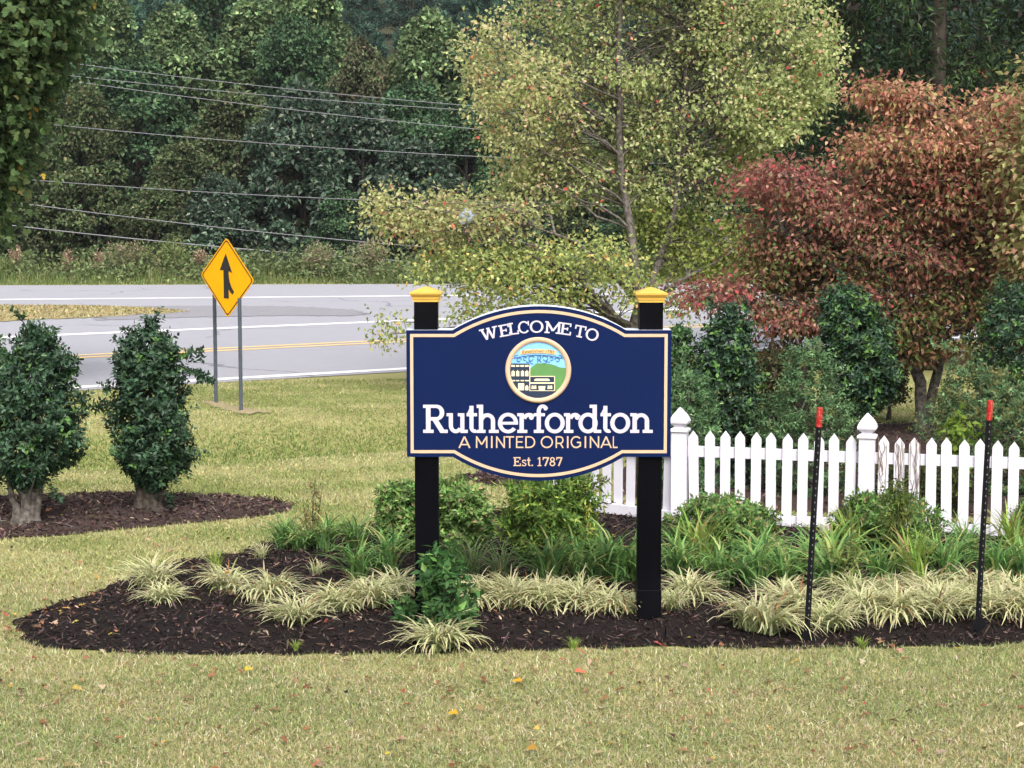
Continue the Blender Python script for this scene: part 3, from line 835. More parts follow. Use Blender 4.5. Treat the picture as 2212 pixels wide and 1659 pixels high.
for y0, y1, dens, hgt, wid in ((7.4, 10.2, 9500, .032, .0056), (10.2, 13.0, 7000, .033, .0066), (13.0, 18.0, 2600, .034, .0110), (18.0, 29.6, 1500, .032, .0130)):
    hw = y1 * 0.295 + 2.4
    n = int((y1 - y0) * 2 * hw * dens)
    P = np.column_stack([rng.uniform(-hw, hw, n), rng.uniform(y0, y1, n)])
    out_ = np.abs(P[:, 0]) - P[:, 1] * .295
    P = P[(out_ < .4) | (rng.random(len(P)) < .30)]
    keep = np.ones(len(P), bool)
    for b in edge_beds[:3]:
        keep &= ~inside(b, P)
    keep &= ~(inside(BED_BACK, P)) & (~inside(SOIL, P) | (rng.random(len(P)) < .70))
    keep &= ~inside(pav, P)
    P = P[keep]
    dsw = (P[:, 0] - SW0[0]) * SWN[0] + (P[:, 1] - SW0[1]) * SWN[1]
    m = patch_noise(P, 1.7, .6) * .8 + patch_noise(P, .45, 2.2) * .5 + rng.normal(0, .25, len(P)) + 1.5 * smooth(.1, .6, dsw) * smooth(3.4, 1.2, dsw) * smooth(3, 0, P[:, 0]) + .3 * smooth(2.5, 5, dsw)
    near = y1 < 14
    sw_ = (dsw > rng.normal(.15, .06, len(P))) & (dsw < rng.normal(2.6, .5, len(P))) & (P[:, 0] < 2.5)
    for sel, pal, hs_ in (((m < 0.15) & ~sw_, LAWN if near else LAWN_M, 1.0), ((m >= 0.15) & ~sw_, LAWN_G if near else LAWN_MG, 1.1), (sw_, SWALE, 1.9)):
        Q_ = P[sel]
        V, Fc, col = blade_field(rng, Q_, ground_h(Q_[:, 0], Q_[:, 1]) - .004, hgt * hs_, wid * (1 if y0 < 10 else 1.25), 1.15, pal, tri=y0 > 10)
        mb.add(V, Fc, col)
tag(mb.obj('lawn_grass', M['grass']), 'short mown grass with straw coloured blades covering the lawn', 'grass', kind='stuff')

# median grass
mb = MB()
P = np.column_stack([rng.uniform(-20, -5, 26000), rng.uniform(42, 58, 26000)])
P = P[inside(MED, P)]
V, Fc, col = blade_field(rng, P, 0.03 + 0.12 * smooth(0, 2.0, edge_dist(MED, P)), .06, .05, .6, [(5, (.34, .285, .15)), (3, (.26, .235, .10)), (2, (.42, .36, .22))])
tag(mb.add(V, Fc, col).obj('median_grass', M['grass']), 'dry straw coloured grass on the wedge between the two roads', 'grass', kind='stuff')

# roadside weeds beyond the far carriageway
mb = MB()
WEED = [(5, (0.115, 0.156, 0.052)), (4, (0.165, 0.212, 0.070)), (2, (0.083, 0.125, 0.042)), (1.5, (0.265, 0.269, 0.128))]
fy = lambda x: (far_a + far_d * ((x - far_a[0]) / far_d[0]))[1]
n = 26000
xs = rng.uniform(-27, 27, n); d = rng.uniform(.05, 5.5, n)
P = np.column_stack([xs, np.array([far_a[1] + far_d[1] / far_d[0] * (x - far_a[0]) for x in xs]) + d])
hh = .18 + .75 * smooth(.3, 3.4, d) * (0.75 + .5 * patch_noise(P, .55, 2.0))
V, Fc, col = blade_field(rng, P, ground_h(P[:, 0], P[:, 1]) - .01, 1.0, .07, .35, WEED)
V = V.reshape(-1, 5, 3); V[:, :, 2] = (ground_h(P[:, 0], P[:, 1]))[:, None] + (V[:, :, 2] - ground_h(P[:, 0], P[:, 1])[:, None]) * hh[:, None]
V[:, :, :2] = P[:, None] + (V[:, :, :2] - P[:, None]) * np.clip(hh, .35, 1)[:, None, None]
mb.add(V.reshape(-1, 3), Fc, col)
cen = np.column_stack([rng.uniform(-27, 27, 520), rng.uniform(72.4, 76.5, 520)])
cz = .25 + .75 * smooth(72, 75.5, cen[:, 1]) * rng.uniform(.5, 1.1, 520)
mb.add(*clump_leaves(rng, np.column_stack([cen, cz]), 40, (.34, .34, .22), .20, .13, [(5, (0.115, 0.15, 0.065)), (3, (0.165, 0.20, 0.09)), (2, (0.07, 0.10, 0.04))], .2, .8))
tag(mb.obj('roadside_weeds', M['leaf_far']), 'band of pale green weeds and tall grass along the far edge of the road', 'weeds', kind='stuff')
for px, py, w, h, dead, lab in ((35, 590, 20, 46, 1, 'buff seed plume at the far left of the weeds beyond the road'), (150, 592, 18, 38, 1, 'buff seed plume in the weeds beyond the gap of the two left hollies'),
                                (213, 592, 14, 32, 1, 'short buff seed plume to the left of the second holly top'), (433, 585, 12, 50, 1, 'slim buff dead stalk just left of the yellow warning sign'),
                                (278, 592, 58, 56, 2, 'bushy buff flowering weed beyond the road above the second holly'), (372, 590, 66, 58, 0, 'fountain shaped tall green grass beyond the road'),
                                (690, 588, 46, 50, 2, 'brown topped bushy weed beyond the road right of the warning sign'), (800, 586, 60, 60, 2, 'brown topped bushy weed by the left limb of the yellow green tree')):
    Yw = 74.3
    x = (px - CX) / F * Yw
    rng2 = np.random.default_rng(px)
    t = thing('tall_weed', lab, 'weed', (x, Yw, g1(x, Yw)), 'taller weeds standing out beyond the road')
    H = h / ppm(Yw) + .55; Rr = w / ppm(Yw) / 2
    n = 26 if dead != 1 else 7
    st, hd = MB(), MB()
    for _ in range(n):
        e = np.array([rng2.normal(0, Rr * .55), rng2.normal(0, Rr * .5), H * rng2.uniform(.7, 1.0)])
        st.tube(curve(np.array([e[0] * .25, e[1] * .25, 0]), e, .0, rng2, 4), [.018, .014, .01, .006], 4, cap=False)
        pal = [(1, (.36, .27, .19)), (1, (.27, .20, .13))] if dead == 1 else [(1.5, (.27, .23, .15)), (3, (.15, .19, .075)), (1, (.33, .25, .19))] if dead == 2 else WEED
        c4 = e[None] * np.array([1, 1, 1]) - np.array([0, 0, 1]) * np.linspace(0, .45 if dead == 1 else .7, 6)[:, None] * H * .5
        hd.add(*clump_leaves(rng2, c4, 9, (.05, .05, .07) if dead == 1 else (.10, .10, .10), .16, .06, pal, -.5, .2))
    st.obj('stem', M['vine'], t)
    hd.obj('seed_head' if dead == 1 else 'foliage', M['leaf_far'], t)

# ------------------------------------------------------------------ overhead wires beyond the road
wires = [((180, 140), (1010, 228), .016), ((165, 165), (1010, 238), .016), ((125, 171), (1020, 278), .017), ((100, 268), (1010, 337), .018), ((60, 388), (930, 437), .018), ((45, 439), (860, 529), .021), ((24, 487), (840, 562), .028)]
wlab = ['thin wire crossing in front of the wood, the topmost of seven', 'thin wire hung close under the topmost one in front of the wood', 'third wire from the top in front of the wood, the steepest of the upper three',
        'lone wire across the middle of the wood below the three upper ones', 'thin dark wire in front of the shady lower half of the wood', 'wire passing just above the yellow warning sign', 'thick lowest cable passing behind the tip of the yellow warning sign']
for (p, q, r), lab in zip(wires, wlab):
    a = at(p[0], p[1], 86.0); b = at(q[0], q[1], 87.5)
    t = np.linspace(-1.3, 2.0, 34)[:, None]
    P = a + (b - a) * t
    P[:, 2] += 0.45 * (t[:, 0] * (t[:, 0] - 1)) * np.linalg.norm(b - a) / 18.0
    o = MB().tube(P, r, 5).obj('overhead_wire', M['wire'])
    tag(o, lab, 'wire', 'overhead wires beyond the road')

# ------------------------------------------------------------------ the welcome sign
SB = GB(1163, 1331)
SY = SB[1]
SXC = (1163.5 - CX) / F * (SY + 0.0)
sbase = (SXC, SY, ground_at(SXC, SY))
K = 1013.0 * 11.87 / SY * 1.013
def sx(c): return (c - 1068) / K
def sz(c): return (2320 - c) / K + 0.042
FRONT = -0.105
welcome = thing('welcome_sign', 'navy blue town welcome sign with tan border hung between two black posts', 'sign', sbase)

CAP = [(.0825, 0), (.0825, .012), (.086, .016), (.088, .030), (.098, .042), (.1035, .050), (.1035, .060), (.090, .066), (.060, .078), (.030, .089), (.006, .096)]
for cx, top, lab in ((290, 148, 'yellow gold pyramid cap of the post on the side of the merge sign'), (1843, 152, 'yellow gold pyramid cap of the post on the side of the white fence')):
    x = sx(cx)
    p = bevel(MB().box(x - .0765, x + .0765, -.0765, .0765, -.25, sz(top)).obj('post', M['black_post'], welcome), .006)
    c = MB().lathe4([(r, z + sz(top)) for r, z in CAP], cx=x).obj('post_cap', M['gold'], p)
    sl = bevel(MB().box(x - .0800, x + .0800, -.0800, .0800, -.25, .19).obj('base_sleeve', M['black_post'], p), .004)

# panel outline
def outline(inset=0.0):
    L_, R_, T_, B_ = sx(157) + inset, sx(1980) - inset, sz(341) - inset, sz(1219) + inset
    def arc(x0, x1, zc, sag, n, up):
        R = ((x1 - x0) ** 2 / 4 + sag ** 2) / (2 * sag)
        cx = (x0 + x1) / 2; cz = zc + (sag - R) * up
        h = math.asin((x1 - x0) / 2 / R)
        return cx, cz, R, h
    pts = []
    cx, cz, R, h = arc(sx(475), sx(1668), sz(341), 165 / K, 40, 1)
    R2 = R - inset
    hh = math.acos(max(-1, min(1, (T_ - cz) / R2)))
    top = [(cx + R2 * math.sin(a), cz + R2 * math.cos(a)) for a in np.linspace(-hh, hh, 41)]
    cx, cz, R, h = arc(sx(475), sx(1655), sz(1219), 167 / K, 40, -1)
    R2 = R - inset
    hh = math.acos(max(-1, min(1, (cz - B_) / R2)))
    bot = [(cx + R2 * math.sin(a), cz - R2 * math.cos(a)) for a in np.linspace(hh, -hh, 41)]
    return np.array([(L_, B_), (L_, T_)] + top + [(R_, T_), (R_, B_)] + bot)
o0 = outline()
n = len(o0)
mb = MB()
Vf = [(x, FRONT, z) for x, z in o0]; Vb = [(x, -FRONT, z) for x, z in o0]
k = np.arange(n)
mb.add(np.array(Vf), np.array([k]))                                     # clockwise seen from the front
mb.add(np.array(Vb), np.array([k[::-1]]))
me = mb.mesh('sign_panel', [M['blue'], M['edge']])
panel = obj('sign_panel', me, welcome)
mb = MB()
mb.add(np.array(Vf + Vb), np.stack([k, (k + 1) % n, (k + 1) % n + n, k + n], 1))
mb.obj('panel_edge', M['edge'], panel)
oa, ob = outline(26 / K), outline(47 / K)
def ring_strip(name, A, B, y, dep, mat, parent):
    n = len(A); k = np.arange(n); k2 = (k + 1) % n
    V = [(x, y - dep, z) for x, z in A] + [(x, y - dep, z) for x, z in B] + [(x, y, z) for x, z in A] + [(x, y, z) for x, z in B]
    Fq = np.concatenate([np.stack([k, k2, k2 + n, k + n], 1), np.stack([k2, k, k + 2 * n, k2 + 2 * n], 1), np.stack([k + n, k2 + n, k2 + 3 * n, k + 3 * n], 1)])
    return MB().add(np.array(V), Fq).obj(name, mat, parent)
ring_strip('border_stripe', oa, ob, FRONT, .002, M['tan'], panel)

# --- letters from strokes, unit height 1
def ln(x0, y0, x1, y1, w):
    d = np.array([x1 - x0, y1 - y0]); d = d / np.linalg.norm(d); nn = np.array([-d[1], d[0]]) * w / 2
    a, b = np.array([x0, y0]), np.array([x1, y1])
    return (np.array([a + nn, b + nn]), np.array([a - nn, b - nn]))
def rc(x0, y0, x1, y1):
    return (np.array([(x0, y1), (x1, y1)]), np.array([(x0, y0), (x1, y0)]))
def ar(cx, cy, rx, ry, a0, a1, w, wy=None):
    a = np.radians(np.linspace(a0, a1, max(4, int(abs(a1 - a0) / 11))))
    wy = w if wy is None else wy
    return (np.stack([cx + rx * np.cos(a), cy + ry * np.sin(a)], 1), np.stack([cx + (rx - w) * np.cos(a), cy + (ry - wy) * np.sin(a)], 1))
w_, s_ = .155, .115
SLAB = {
 'R': (.87, [rc(.10, 0, .265, 1), rc(0, .885, .5, 1), rc(0, 0, .37, s_), rc(.2, .44, .5, .56), ar(.47, .72, .28, .28, 90, -90, .16, .118), ln(.40, .50, .68, .05, .175), rc(.60, 0, .87, s_)]),
 'u': (.77, [rc(.08, .25, .23, .7), rc(0, .59, .2, .7), ar(.335, .27, .255, .28, 180, 330, .15, .13), rc(.50, 0, .65, .7), rc(.41, .59, .6, .7), rc(.55, 0, .77, .11)]),
 't': (.43, [rc(.11, .17, .265, .96), ln(.03, .66, .19, .95, .05), rc(0, .59, .40, .7), ar(.31, .2, .2, .2, 180, 300, .145, .125)]),
 'h': (.80, [rc(.08, 0, .235, 1), rc(0, .885, .2, 1), rc(0, 0, .32, .11), ar(.385, .42, .285, .28, 10, 165, .15, .135), rc(.515, 0, .67, .46), rc(.44, 0, .80, .11)]),
 'e': (.72, [ar(.36, .35, .36, .365, 0, 322, .15, .125), rc(.12, .295, .715, .395)]),
 'r': (.57, [rc(.08, 0, .235, .7), rc(0, .59, .2, .7), rc(0, 0, .36, .11), ar(.42, .44, .26, .27, 35, 160, .15, .135), ar(.50, .55, .085, .085, 0, 360, .0845)]),
 'f': (.50, [rc(.11, .05, .265, .78), rc(0, .59, .42, .7), rc(0, 0, .38, .11), ar(.335, .76, .225, .25, 25, 180, .15, .125), ar(.44, .87, .075, .075, 0, 360, .0745)]),
 'o': (.71, [ar(.355, .35, .355, .365, 0, 360, .15, .13)]),
 'd': (.82, [ar(.345, .35, .345, .365, 0, 360, .15, .13), rc(.505, .05, .66, 1), rc(.40, .885, .6, 1), rc(.55, 0, .82, .11)]),
 'n': (.80, [rc(.08, 0, .235, .7), rc(0, .59, .2, .7), rc(0, 0, .32, .11), ar(.385, .42, .285, .28, 10, 165, .15, .135), rc(.515, 0, .67, .46), rc(.44, 0, .80, .11)]),
 'W': (1.30, [ln(.17, .95, .42, .04, .16), ln(.42, .04, .65, .93, .12), ln(.65, .93, .88, .04, .16), ln(.88, .04, 1.13, .95, .12), rc(0, .885, .36, 1), rc(.94, .885, 1.3, 1), rc(.52, .885, .76, 1)]),
 'E': (.80, [rc(.10, 0, .26, 1), rc(0, .885, .74, 1), rc(0, 0, .78, .115), rc(.2, .45, .52, .555), rc(.64, .72, .74, .9), rc(.68, .1, .78, .30), rc(.46, .38, .55, .63)]),
 'L': (.76, [rc(.10, 0, .26, 1), rc(0, .885, .38, 1), rc(0, 0, .74, .115), rc(.64, .1, .74, .32)]),
 'C': (.92, [ar(.48, .5, .47, .52, 38, 322, .16, .12), rc(.80, .62, .90, 1.0)]),
 'O': (.98, [ar(.49, .5, .49, .52, 0, 360, .16, .125)]),
 'M': (1.16, [rc(.10, 0, .235, 1), rc(.92, 0, 1.075, 1), ln(.16, .95, .58, .22, .16), ln(.58, .22, 1.0, .95, .13), rc(0, .885, .2, 1), rc(.96, .885, 1.16, 1), rc(0, 0, .36, .115), rc(.78, 0, 1.16, .115)]),
 'T': (.88, [rc(.36, 0, .52, 1), rc(0, .885, .88, 1), rc(0, .66, .105, .9), rc(.775, .66, .88, .9), rc(.22, 0, .66, .115)]),
 's': (.58, [ar(.29, .52, .24, .19, 30, 270, .12, .10), ar(.29, .19, .25, .20, 90, -150, .12, .10), rc(.42, .52, .5, .70), rc(.03, 0, .11, .18)]),
 '.': (.2, [rc(.02, 0, .18, .15)]),
 '1': (.5, [rc(.19, 0, .345, 1), ln(.03, .78, .23, .95, .11), rc(.02, 0, .5, .11)]),
 '7': (.7, [rc(0, .86, .70, 1), rc(0, .68, .1, .9), ln(.62, .9, .26, 0, .16)]),
 '8': (.68, [ar(.34, .74, .27, .26, 0, 360, .13, .11), ar(.34, .27, .33, .285, 0, 360, .14, .12)]),
}
q = .12
SANS = {
 'A': (.98, [ln(.06, 0, .49, .97, q), ln(.92, 0, .49, .97, q), rc(.2, .24, .78, .34)]),
 'M': (1.02, [rc(.03, 0, .15, 1), rc(.87, 0, .99, 1), ln(.09, .95, .51, .30, q), ln(.51, .30, .93, .95, q)]),
 'I': (.16, [rc(.02, 0, .14, 1)]),
 'N': (.86, [rc(.02, 0, .14, 1), rc(.72, 0, .84, 1), ln(.08, .95, .78, .05, q)]),
 'T': (.80, [rc(.34, 0, .46, 1), rc(0, .89, .80, 1)]),
 'E': (.70, [rc(.02, 0, .14, 1), rc(.08, .89, .68, 1), rc(.08, 0, .70, .11), rc(.08, .46, .62, .57)]),
 'D': (.90, [rc(.02, 0, .14, 1), rc(.08, .89, .4, 1), rc(.08, 0, .4, .11), ar(.38, .5, .50, .5, 90, -90, .12, .11)]),
 'O': (1.06, [ar(.53, .5, .53, .515, 0, 360, .12)]),
 'R': (.80, [rc(.02, 0, .14, 1), rc(.08, .89, .44, 1), rc(.08, .34, .44, .45), ar(.43, .67, .33, .33, 90, -90, .12, .11), ln(.44, .40, .72, .0, q)]),
 'G': (1.0, [ar(.52, .5, .51, .515, 42, 322, .12), rc(.84, .12, .96, .52), rc(.58, .42, .96, .53)]),
 'L': (.64, [rc(.02, 0, .14, 1), rc(.08, 0, .64, .11)]),
}
def glyph(font, ch, name, x0, x1, base, hgt, mat, parent, rot=0.0, dep=.008, y=FRONT, uni=False):
    dep = .0016
    """x0..x1, base in metres on the panel; rot about the middle of the baseline"""
    gw, strips = font[ch]
    kx = (x1 - x0) / gw
    mb = MB()
    cx = (x0 + x1) / 2
    for q_, (A, B) in enumerate(strips):
        A = A * [kx, hgt] - [(x1 - x0) / 2, 0]; B = B * [kx, hgt] - [(x1 - x0) / 2, 0]
        c, s = math.cos(rot), math.sin(rot)
        Rm = np.array([[c, s], [-s, c]])
        A, B = A @ Rm.T, B @ Rm.T
        n = len(A); k = np.arange(n - 1)
        d = dep + q_ * .00025
        V = [(cx + a[0], y - d, base + a[1]) for a in A] + [(cx + b[0], y - d, base + b[1]) for b in B] + [(cx + a[0], y, base + a[1]) for a in A] + [(cx + b[0], y, base + b[1]) for b in B]
        Fq = np.concatenate([np.stack([k, k + 1, k + 1 + n, k + n], 1), np.stack([k + 1, k, k + 2 * n, k + 1 + 2 * n], 1), np.stack([k + n, k + 1 + n, k + 1 + 3 * n, k + 3 * n], 1),
                             np.array([[0, n, 3 * n, 2 * n], [n - 1, 3 * n - 1, 4 * n - 1, 2 * n - 1]])])
        mb.add(np.array(V), Fq)
    o = mb.obj(name, mat, parent)
    return o
for ch, a, b in (('R', 270, 440), ('u', 432, 578), ('t', 570, 648), ('h', 640, 792), ('e', 786, 926), ('r', 920, 1030), ('f', 1034, 1126), ('o', 1110, 1248), ('r', 1242, 1346), ('d', 1342, 1500), ('t', 1494, 1572), ('o', 1562, 1700), ('n', 1700, 1856)):
    glyph(SLAB, ch, 'letter', sx(a), sx(b), sz(1052), 196 / K, M['letter'], panel)
for ch, cx, cb, w, ro in (('W', 736, 404, 126, -13.5), ('E', 840, 383, 80, -10), ('L', 899, 371, 72, -7.5), ('C', 967, 362, 80, -4.5), ('O', 1053, 358, 94, -.5), ('M', 1163, 364, 114, 4), ('E', 1249, 373, 80, 7.5), ('T', 1344, 390, 78, 11), ('O', 1424, 411, 90, 15)):
    glyph(SLAB, ch, 'letter', sx(cx - w / 2), sx(cx + w / 2), sz(cb), 82 / K, M['letter'], panel, rot=rad(ro))
for ch, a, b in (('A', 513, 597), ('M', 632, 716), ('I', 737, 751), ('N', 772, 836), ('T', 838, 898), ('E', 910, 962), ('D', 974, 1046), ('O', 1082, 1167), ('R', 1184, 1243), ('I', 1262, 1276), ('G', 1288, 1364), ('I', 1384, 1398), ('N', 1420, 1488), ('A', 1494, 1574), ('L', 1580, 1614)):
    glyph(SANS, ch, 'letter', sx(a), sx(b), sz(1157), 82 / K, M['tan'], panel)
for ch, a, b in (('E', 893, 946), ('s', 950, 986), ('t', 988, 1014), ('.', 1017, 1030), ('1', 1060, 1088), ('7', 1096, 1140), ('8', 1143, 1184), ('7', 1190, 1232)):
    glyph(SLAB, ch, 'letter', sx(a), sx(b), sz(1283), 62 / K, M['tan'], panel)

# --- round emblem
emb = thing('emblem', None, None, (0, 0, 0)); emb.parent = welcome
EX, EZ = sx(1064), sz(616)
def ex(px): return (px - 1095) / 7.54 * 2.765 / K
def ez(py): return -(py - 925) / 7.54 * 2.765 / K
RO, RI = 620 / 7.54 * 2.765 / K, 524 / 7.54 * 2.765 / K
def circ(r, n=64):
    a = np.linspace(0, 2 * math.pi, n, endpoint=False)
    return np.stack([r * np.cos(-a), r * np.sin(-a)], 1)
mb = MB()
prof = [(RO, 0), (RO, .008), (RO - .008, .015), (RO - .017, .016), (RI + .010, .0125), (RI + .004, .011), (RI, .004)]
n = 64; a = np.arange(n) * 2 * math.pi / n
V = np.concatenate([np.stack([EX + r * np.cos(a), np.full(n, FRONT - h), EZ + r * np.sin(a)], 1) for r, h in prof])
kk = np.arange(n); Fq = np.concatenate([np.stack([kk + i_ * n, (kk + 1) % n + i_ * n, (kk + 1) % n + (i_ + 1) * n, kk + (i_ + 1) * n], 1) for i_ in range(len(prof) - 1)])
mb.add(V, Fq).obj('emblem_ring', M['tan'], emb, True)
def clipc(P, r=RI + .002):
    for a0, b0 in zip(circ(r), np.roll(circ(r), -1, 0)):
        out = []
        e = b0 - a0
        side = lambda p: e[0] * (p[1] - a0[1]) - e[1] * (p[0] - a0[0])
        for p, q_ in zip(P, np.roll(P, -1, 0)):
            sp, sq = side(p), side(q_)
            if sp <= 0: out.append(p)
            if sp * sq < 0: out.append(p + (q_ - p) * sp / (sp - sq))
        P = np.array(out)
        if len(P) < 3: return P
    return P
def plate(mb, pts, y, clip=True):
    P = np.array([(ex(a_), ez(b_)) for a_, b_ in pts])
    if clip: P = clipc(P)
    ar2 = np.sum(P[:, 0] * np.roll(P[:, 1], -1) - P[:, 1] * np.roll(P[:, 0], -1))
    if ar2 < 0: P = P[::-1]
    n = len(P); k = np.arange(n)
    V = [(EX + x, FRONT - y, EZ + z) for x, z in P] + [(EX + x, FRONT - y + .0022, EZ + z) for x, z in P]
    mb.add(np.array(V), [np.array([k]), np.stack([(k + 1) % n, k, k + n, (k + 1) % n + n], 1)])
    return mb
def rect(a, b, c, d): return [(a, b), (c, b), (c, d), (a, d)]
plate(MB(), rect(500, 300, 1700, 1500), .0030).obj('sky_field', M['sky_blue'], emb)
plate(MB(), [(900, 1400), (900, 920), (960, 880), (1010, 840), (1060, 800), (1090, 792), (1140, 800), (1200, 788), (1260, 805), (1340, 812), (1420, 840), (1480, 870), (1540, 880), (1700, 885), (1700, 1400)], .0045).obj('hill_field', M['hill_green'], emb)
plate(MB(), rect(500, 1316, 1700, 1600), .0062).obj('ground_field', M['navy_dark'], emb)
mb = MB(); plate(mb, rect(560, 800, 930, 1330), .0060).obj('tall_building', M['navy_dark'], emb)
mb = MB(); plate(mb, rect(945, 1050, 1395, 1330), .0060).obj('low_building', M['navy_dark'], emb)
mb = MB()
for r_ in (rect(930, 840, 945, 1320), rect(945, 1036, 1410, 1050), rect(1396, 1050, 1410, 1310), rect(940, 1308, 1410, 1318)):
    plate(mb, r_, .0072)
mb.obj('outline_trim', M['cream'], emb)
mb = MB()
for a_, c_ in ((590, 655), (675, 740), (760, 825), (845, 915)):
    plate(mb, rect(a_, 828, c_, 862), .0075)
for a_ in (594, 680, 770, 852):
    plate(mb, [(a_, 1040), (a_, 945), (a_ + 18, 945), (a_ + 30, 920), (a_ + 44, 945), (a_ + 60, 945), (a_ + 60, 1040)], .0075)
for a_, c_ in ((610, 665), (685, 740), (765, 830), (850, 925)):
    plate(mb, rect(a_, 1112, c_, 1134), .0075)
plate(mb, rect(718, 1172, 832, 1305), .0075)
plate(mb, [(852, 1305), (852, 1235), (885, 1205), (912, 1235), (912, 1305)], .0075)
plate(mb, [(1022, 1128), (1022, 1105), (1050, 1085), (1285, 1085), (1310, 1105), (1310, 1128)], .0075)
plate(mb, rect(930, 1155, 1400, 1182), .0078)
for a_ in (968, 1018, 1268, 1316):
    plate(mb, [(a_, 1280), (a_ + 6, 1215), (a_ + 40, 1215), (a_ + 46, 1280)], .0075)
plate(mb, [(1100, 1225), (1232, 1225), (1220, 1310), (1110, 1310)], .0075)
mb.obj('window', M['cream'], emb)
# arched banner
def arcstrip(mb, xs, top, bot, y):
    for q_ in range(len(xs) - 1):
        plate(mb, [(xs[q_], top[q_]), (xs[q_ + 1], top[q_ + 1]), (xs[q_ + 1], bot[q_ + 1]), (xs[q_], bot[q_])], y, False)
    return mb
xs = np.linspace(760, 1432, 13); cv = 32 * ((xs - 1096) / 336) ** 2
arcstrip(MB(), xs, 528 + cv, 606 + cv, .0070).obj('banner', M['banner'], emb)
fc = bpy.data.curves.new('banner_text', 'FONT')
fc.body = 'Established 1787'; fc.size = 1.0; fc.align_x = 'CENTER'; fc.extrude = .004
fo = bpy.data.objects.new('tmp_text', fc); C.objects.link(fo)
dg = bpy.context.evaluated_depsgraph_get()
tm = bpy.data.meshes.new_from_object(fo.evaluated_get(dg)); tm.name = 'banner_text'
bpy.data.objects.remove(fo)
co = np.zeros(len(tm.vertices) * 3); tm.vertices.foreach_get('co', co); co = co.reshape(-1, 3)
wd = co[:, 0].max() - co[:, 0].min()
kx = (ex(1395) - ex(798)) / wd; kz = (ez(0) - ez(62)) / .75
nx = co[:, 0] * kx
nz = co[:, 1] * kz + ez(592) - (ez(0) - ez(32)) * (nx / (ex(1432) - ex(1096))) ** 2
tm.vertices.foreach_set('co', np.column_stack([EX + nx, FRONT - .0078 - co[:, 2] * .1, EZ + nz]).astype(np.float32).ravel())
tm.materials.clear(); tm.materials.append(M['brown'])
obj('banner_text', tm, emb)
# wrought scrolls and the R under the banner
mb = MB()
def scroll(cx, cy, r0, a0, a1, w=15, r1=None):
    r1 = r0 if r1 is None else r1
    a = np.radians(np.linspace(a0, a1, 14)); r = np.linspace(r0, r1, 14)
    P = np.stack([EX + np.array([ex(cx + rr * math.cos(t)) for rr, t in zip(r, a)]), np.full(14, FRONT - .0062), EZ + np.array([ez(cy + rr * math.sin(t)) for rr, t in zip(r, a)])], 1)
    mb.tube(P, w / 7.54 * 2.765 / K / 2, 5)
for sgn in (-1, 1):
    X_ = lambda d: 1096 + sgn * d
    fl = lambda a0: a0 if sgn > 0 else 180 - a0
    scroll(X_(130), 712, 62, fl(-150), fl(170), 15, 30)
    scroll(X_(250), 716, 40, fl(-150), fl(150), 13, 18)
    scroll(X_(360), 735, 52, fl(-170), fl(150), 15, 22)
    scroll(X_(395), 700, 60, fl(-100), fl(0), 14, 50)
    scroll(X_(190), 740, 40, fl(20), fl(160), 12, 30)
    scroll(X_(100), 760, 60, fl(-20), fl(95), 13, 40)
xs_ = np.linspace(640, 1552, 15)
mb.tube([(EX + ex(x), FRONT - .0062, EZ + ez(640 + 62 * ((x - 1096) / 456) ** 2)) for x in xs_], .0026, 5)
mb.tube([(EX + ex(1088), FRONT - .0064, EZ + ez(y_)) for y_ in (655, 700, 770)], .0032, 5)
scroll(1110, 690, 34, -90, 90, 15)
mb.tube([(EX + ex(a_), FRONT - .0064, EZ + ez(b_)) for a_, b_ in ((1105, 722), (1130, 750), (1155, 775))], .0028, 5)
mb.obj('scroll_work', M['iron_blue'], emb)

# ------------------------------------------------------------------ merge warning sign
mbp = [np.array([*G(466, 872)]), np.array([*G(520, 892)])]
mc = (mbp[0] + mbp[1]) / 2
mrg = thing('merge_sign', 'yellow diamond traffic sign with black merging arrow on two grey posts', 'road sign', (mc[0], mc[1], g1(*mc)))
dv = mbp[1] - mbp[0]
YAWM = -math.acos(114 / 148.0)            # face turned away to the left
for P in mbp:
    x, y = P - mc
    zt = at(490, 640, mc[1])[2] - g1(*mc)
    q_ = MB()
    # U-channel profile extruded upward
    prof = np.array([(-.030, .012), (-.018, .012), (-.013, -.018), (.013, -.018), (.018, .012), (.030, .012), (.030, .016), (.015, .016), (.010, -.014), (-.010, -.014), (-.015, .016), (-.030, .016)])
    c, s = math.cos(-.6), math.sin(-.6)
    prof = prof @ np.array([[c, s], [-s, c]])
    n = len(prof); k = np.arange(n)
    hh = g1(*P) - g1(*mc)
    V = [(x + a_, y + b_, hh - .3) for a_, b_ in prof] + [(x + a_, y + b_, zt) for a_, b_ in prof]
    q_.add(np.array(V), [np.stack([k, (k + 1) % n, (k + 1) % n + n, k + n], 1), np.array([k + n])])
    q_.obj('post', M['galv'], mrg)
fc_ = at(490.5, 600, mc[1] - .06)
half = 166 / 2 / ppm(mc[1] + .1)
face = bpy.data.objects.new('sign_face_holder', None)
def diamond(hw, rr, n=5):
    pts = []
    for q_ in range(4):
        A = math.pi / 2 * q_
        for t in np.linspace(-math.pi / 4, math.pi / 4, n):
            cx, cz = (hw - rr * math.sqrt(2)) * math.cos(A), (hw - rr * math.sqrt(2)) * math.sin(A)
            pts.append((cx + rr * math.cos(A + t), cz + rr * math.sin(A + t)))
    return np.array(pts)
cY, sY = math.cos(YAWM), math.sin(YAWM)
ROLL = rad(3.0)
loc = np.array([fc_[0], fc_[1], fc_[2]]) - np.array([mc[0], mc[1], g1(*mc)])
